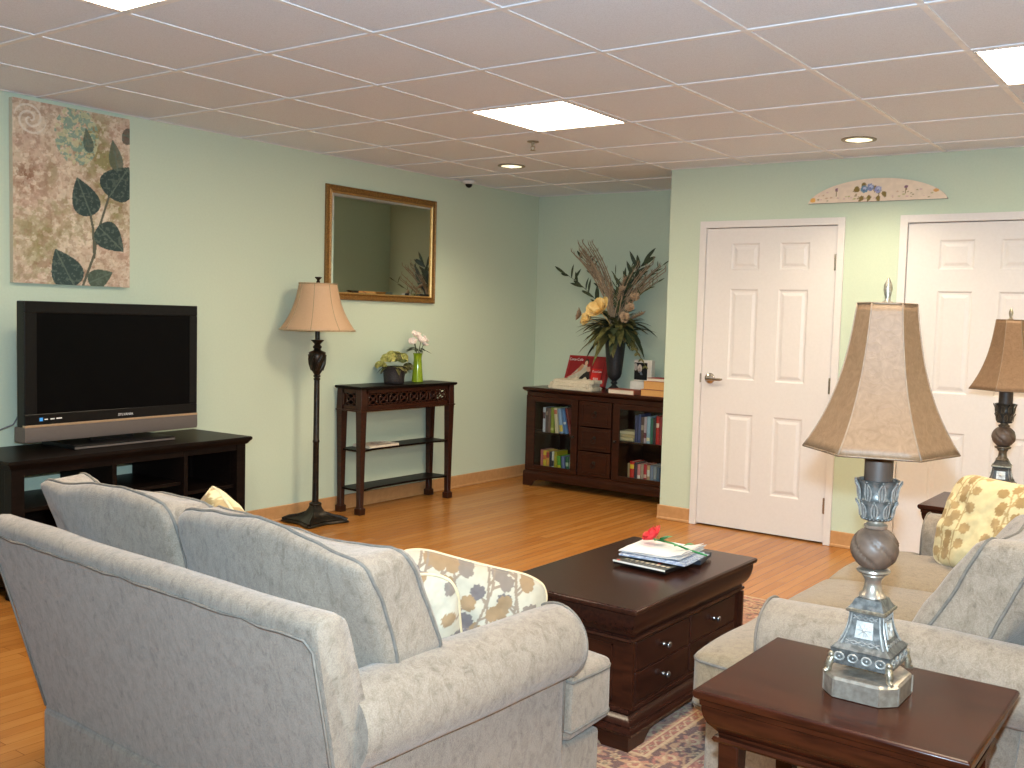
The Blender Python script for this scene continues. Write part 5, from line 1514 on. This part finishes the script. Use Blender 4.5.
# ================================================================== on the console table
ZC = .8725
t = thing('flower_basket', 'dark basket of yellow-green hydrangeas on the console table', 'flower arrangement', (.135, 2.415, ZC))
b = B(); lathe(b, [(.064, .001), (.070, .004), (.073, .03), (.078, .08), (.084, .11), (.090, .118), (.084, .122), (.066, .10)], 28, flute=lambda a, z: .03 * math.sin(14 * a + (PI if int(z * 70) % 2 else 0)))
obj('basket', b, M['darkbasket'], t, smooth=60)
rr = random.Random(8)
for k in range(22):
    a = rr.uniform(0, 2 * PI); R_ = rr.uniform(.02, .125); c = V(R_ * math.cos(a) * .8, R_ * math.sin(a) * 1.05, .15 + .05 * (1 - R_ / .14) - (.04 if R_ > .1 else 0) + rr.uniform(-.01, .01))
    b = B()
    for i in range(14):
        d = V(rr.gauss(0, 1), rr.gauss(0, 1), abs(rr.gauss(0, .8)) + .1).normalized(); p = c + d * .026
        petals(b, p, .022, 4, d, 0, .25, 1.3, i + k)
    obj('flower_head', b, M['hydra'] if k % 7 else M['leafolive'], t, smooth=180)
b = B()
for k in range(34):
    a = rr.uniform(0, 2 * PI); d = V(math.cos(a), math.sin(a), rr.uniform(-.5, .5)); leaf(b, V(.05 * math.cos(a), .05 * math.sin(a), .12), d, rr.uniform(.05, .085), .035, V(0, 0, 1), .5)
obj('foliage', b, M['leafolive'], t, smooth=180)
t = thing('bud_vase', 'lime green glass vase holding blush white flowers, on the console table', 'vase', (.125, 2.662, ZC))
b = B(); lathe(b, [(.040, .001), (.043, .004), (.041, .02), (.034, .10), (.029, .17), (.031, .20), (.036, .212), (.032, .212), (.027, .195), (.025, .17), (.030, .10), (.036, .02), (.02, .012)], 28); obj('vase_body', b, M['limeglass'], t, smooth=50)
b = B()
for x, y in ((-.01, 0), (.01, .01), (0, -.012), (.008, .0), (-.004, .012)): tube(b, [(x * .6, y * .6, .02), (x * .5, y * .5, .2), (x * 3.2, y * 3.4, .29)], .0028, 5)
obj('stems', b, M['leafdark'], t, smooth=180)
b = B()
for k in range(14):
    a = rr.uniform(0, 2 * PI); leaf(b, V(.012 * math.cos(a), .012 * math.sin(a), .225 + rr.uniform(0, .03)), V(math.cos(a), math.sin(a), rr.uniform(-.1, .5)), rr.uniform(.06, .095), .026, V(0, 0, 1), .3)
obj('leaves', b, M['leafdark'], t, smooth=180)
for (x, y, z, r_) in ((.0, -.055, .285, .036), (.01, .05, .305, .040), (.02, -.005, .30, .044), (-.02, -.005, .335, .040), (.0, -.03, .34, .036), (.02, .03, .275, .036)):
    b = B(); up = V(x * 6 + .3, y * 7, .5); petals(b, (x, y, z), r_, 6, up, 0, .7, 1.3, int(y * 99)); petals(b, (x, y, z), r_ * .7, 5, up, 0, 1.1, 1.3, 1)
    obj('bloom', b, M['whitepetal'], t, smooth=180, solid=.001)
M['mag1'] = vcol('magazine cover', .4, 300, .05)
def magfn(u_, v):
    C = np.empty(u_.shape + (4,), np.float32); C[...] = lin(196, 176, 160); n = npnoise(u_, v, 7, 4); C[n > .55] = lin(150, 110, 96); C[(v > .75)] = lin(214, 206, 196); C[npnoise(u_, v, 16, 9) > .72] = lin(120, 126, 132); C[..., 3] = 1; return C
t = thing('magazine', 'pale magazine lying on the middle shelf of the console table', 'magazine', (.05, 2.115, .4395))
b = B(); quad_box(b, 0, .165, 0, .28, .0005, .016); obj('page_block', b, M['pages'], t, smooth=0)
paintgrid('front_cover', .165, .28, 40, 60, lambda a, c: V(a, c, .0168), magfn, .4, t, M['mag1'])

# ================================================================== on the coffee table
ZQ = .4885
M['pubink'] = vcol('printed cover', .35, 300, .03)
RM = rad(-3)
t = thing('magazine', 'black covered magazine at the bottom of the pile on the coffee table', 'magazine', (3.412, .468, ZQ), RM); t.scale = (.82,) * 3
b = B(); quad_box(b, -.14, .13, -.105, .10, .0005, .0165); obj('page_block', b, [M['black']], t, bevel=.0015, smooth=0)
b = B(); quad_box(b, -.142, .132, -.107, -.1045, .011, .0185); obj('spine', b, M['silverpaper'] if 'silverpaper' in M else M['whitecard'], t, smooth=0)
def covfn(u_, v):
    C = np.empty(u_.shape + (4,), np.float32); C[...] = lin(34, 34, 32)
    a = npnoise(u_, v, 3, 3); C[(a > .5)] = lin(70, 68, 56)
    lt = (np.abs(v - .28) < .05) & (np.sin(u_ * 62) > -.35) & (u_ > .1) & (u_ < .95); C[lt] = lin(206, 196, 168)
    lt = (np.abs(v - .13) < .02) & (np.sin(u_ * 120) > -.2) & (u_ > .2) & (u_ < .8); C[lt] = lin(150, 144, 120)
    C[(np.hypot(u_ - .06, (v - .08) * .7) < .03)] = lin(206, 60, 44); C[(np.hypot(u_ - .3, (v - .42)) < .03)] = lin(60, 96, 156); C[(np.hypot(u_ - .7, (v - .4)) < .025)] = lin(196, 60, 50)
    C[..., 3] = 1; return C
paintgrid('front_cover', .27, .203, 120, 90, lambda a, c: V(-.14 + a, -.104 + c, .0172), covfn, .35, t, M['pubink'])
M['bluepaper'] = mat('blue grey print', lin(120, 134, 166), lin(200, 206, 214), 60, .6)
M['darkbook'] = mat('dark blue book cover', lin(30, 36, 48), None, 30, .4)
t = thing('magazine', 'dark magazine in the pile, sticking out toward the drawers', 'magazine', (3.449, .583, ZQ), rad(12)); t.scale = (.82,) * 3
b = B(); quad_box(b, -.12, .12, -.03, .16, .0005, .021); obj('page_block', b, M['darkbook'], t, bevel=.001, smooth=0)
t = thing('newspaper', 'folded blue-grey printed newspaper under the white papers on the coffee table', 'newspaper', (3.404, .558, ZQ + .0178), rad(6)); t.scale = (.82,) * 3
for k in range(3):
    b = B(); rings = []
    for i in range(13):
        y = -.135 + .27 * i / 12; z = .001 + .004 * k + .003 * noise.noise(V(y * 9, k, 0))
        rings.append([V(-.15 - .006 * k, y, z), V(0, y, z + .002), V(.17 - .02 * k, y, z - .0008), V(.17 - .02 * k, y, z + .0035), V(0, y, z + .006), V(-.15 - .006 * k, y, z + .0045)])
    loft(b, rings); obj('sheet', b, M['bluepaper'], t, rot=(0, 0, .05 * (k - 1)), smooth=40)
t = thing('paper_pile', 'loose pile of white papers with red print, top of the heap on the coffee table', 'papers', (3.396, .579, ZQ + .0312), rad(4)); t.scale = (.82,) * 3
M['redprint'] = mat('white paper with red print', (.76, .72, .70, 1), (.62, .20, .14, 1), 26, .8, lo=.66, hi=.74, stretch=(1, 14, 1))
for k in range(5):
    b = B(); n = 14; g1 = []; g2 = []
    r2 = random.Random(k + 3); ox, oy, an = r2.uniform(-.008, .008), r2.uniform(-.012, .012), r2.uniform(-.07, .07)
    top, bot = {}, {}
    for i in range(n):
        for j in range(n):
            x, y = -.15 + .30 * i / (n - 1), -.145 + .27 * j / (n - 1)
            e = (x / .15) ** 2; lift = .016 * max(0, x / .15 - .55) ** 1.2 * (1 + k * .5) + .006 * noise.noise(V(x * 11, y * 11, k * 3)) * (.4 + .6 * e)
            z = .0025 * k + max(0, lift)
            q = Matrix.Rotation(an, 3, 'Z') @ V(x, y, 0) + V(ox, oy, z)
            top[(i, j)] = b.verts.new(q + V(0, 0, .0018)); bot[(i, j)] = b.verts.new(q)
    for i in range(n - 1):
        for j in range(n - 1):
            b.faces.new([top[(i, j)], top[(i + 1, j)], top[(i + 1, j + 1)], top[(i, j + 1)]]); b.faces.new([bot[(i, j)], bot[(i, j + 1)], bot[(i + 1, j + 1)], bot[(i + 1, j)]])
    for i in range(n - 1):
        for (a_, c_) in (((i, 0), (i + 1, 0)), ((i + 1, n - 1), (i, n - 1)), ((0, i + 1), (0, i)), ((n - 1, i), (n - 1, i + 1))): b.faces.new([top[a_], bot[a_], bot[c_], top[c_]])
    obj('sheet', b, M['redprint'] if k in (2, 4) else M['paper'], t, smooth=40)
t = thing('silk_rose', 'single red silk rose with green leaves lying on the white papers', 'flower', (3.392, .60, ZQ + .0445), rad(-14)); t.scale = (1.35,) * 3
b = B(); up = V(-.35, -.45, .8)
for q, (r_, n_, cup) in enumerate(((.036, 6, .55), (.030, 5, .9), (.022, 4, 1.25))): petals(b, (-.045, 0, .012), r_, n_, up, 0, cup, 1.45, q)
ball(b, (-.05, 0, .024), .011, 8); obj('bloom', b, M['rosered'], t, smooth=180, solid=.001)
b = B(); tube(b, [(-.04, 0, .010), (.02, .004, .010), (.09, .0, .005), (.16, -.012, .006)], .0028, 6); obj('stem', b, M['rosegreen'], t, smooth=180)
b = B()
for (x, d, L) in ((-.022, (.3, -1, .35), .036), (-.02, (.4, .9, .5), .036), (-.015, (.8, -.3, .8), .03), (.055, (.2, -1, .3), .032), (.065, (.9, .5, .5), .03)): leaf(b, (x, 0, .011), d, L, .024, V(0, 0, 1), .2)
obj('leaves', b, M['rosegreen'], t, smooth=180)
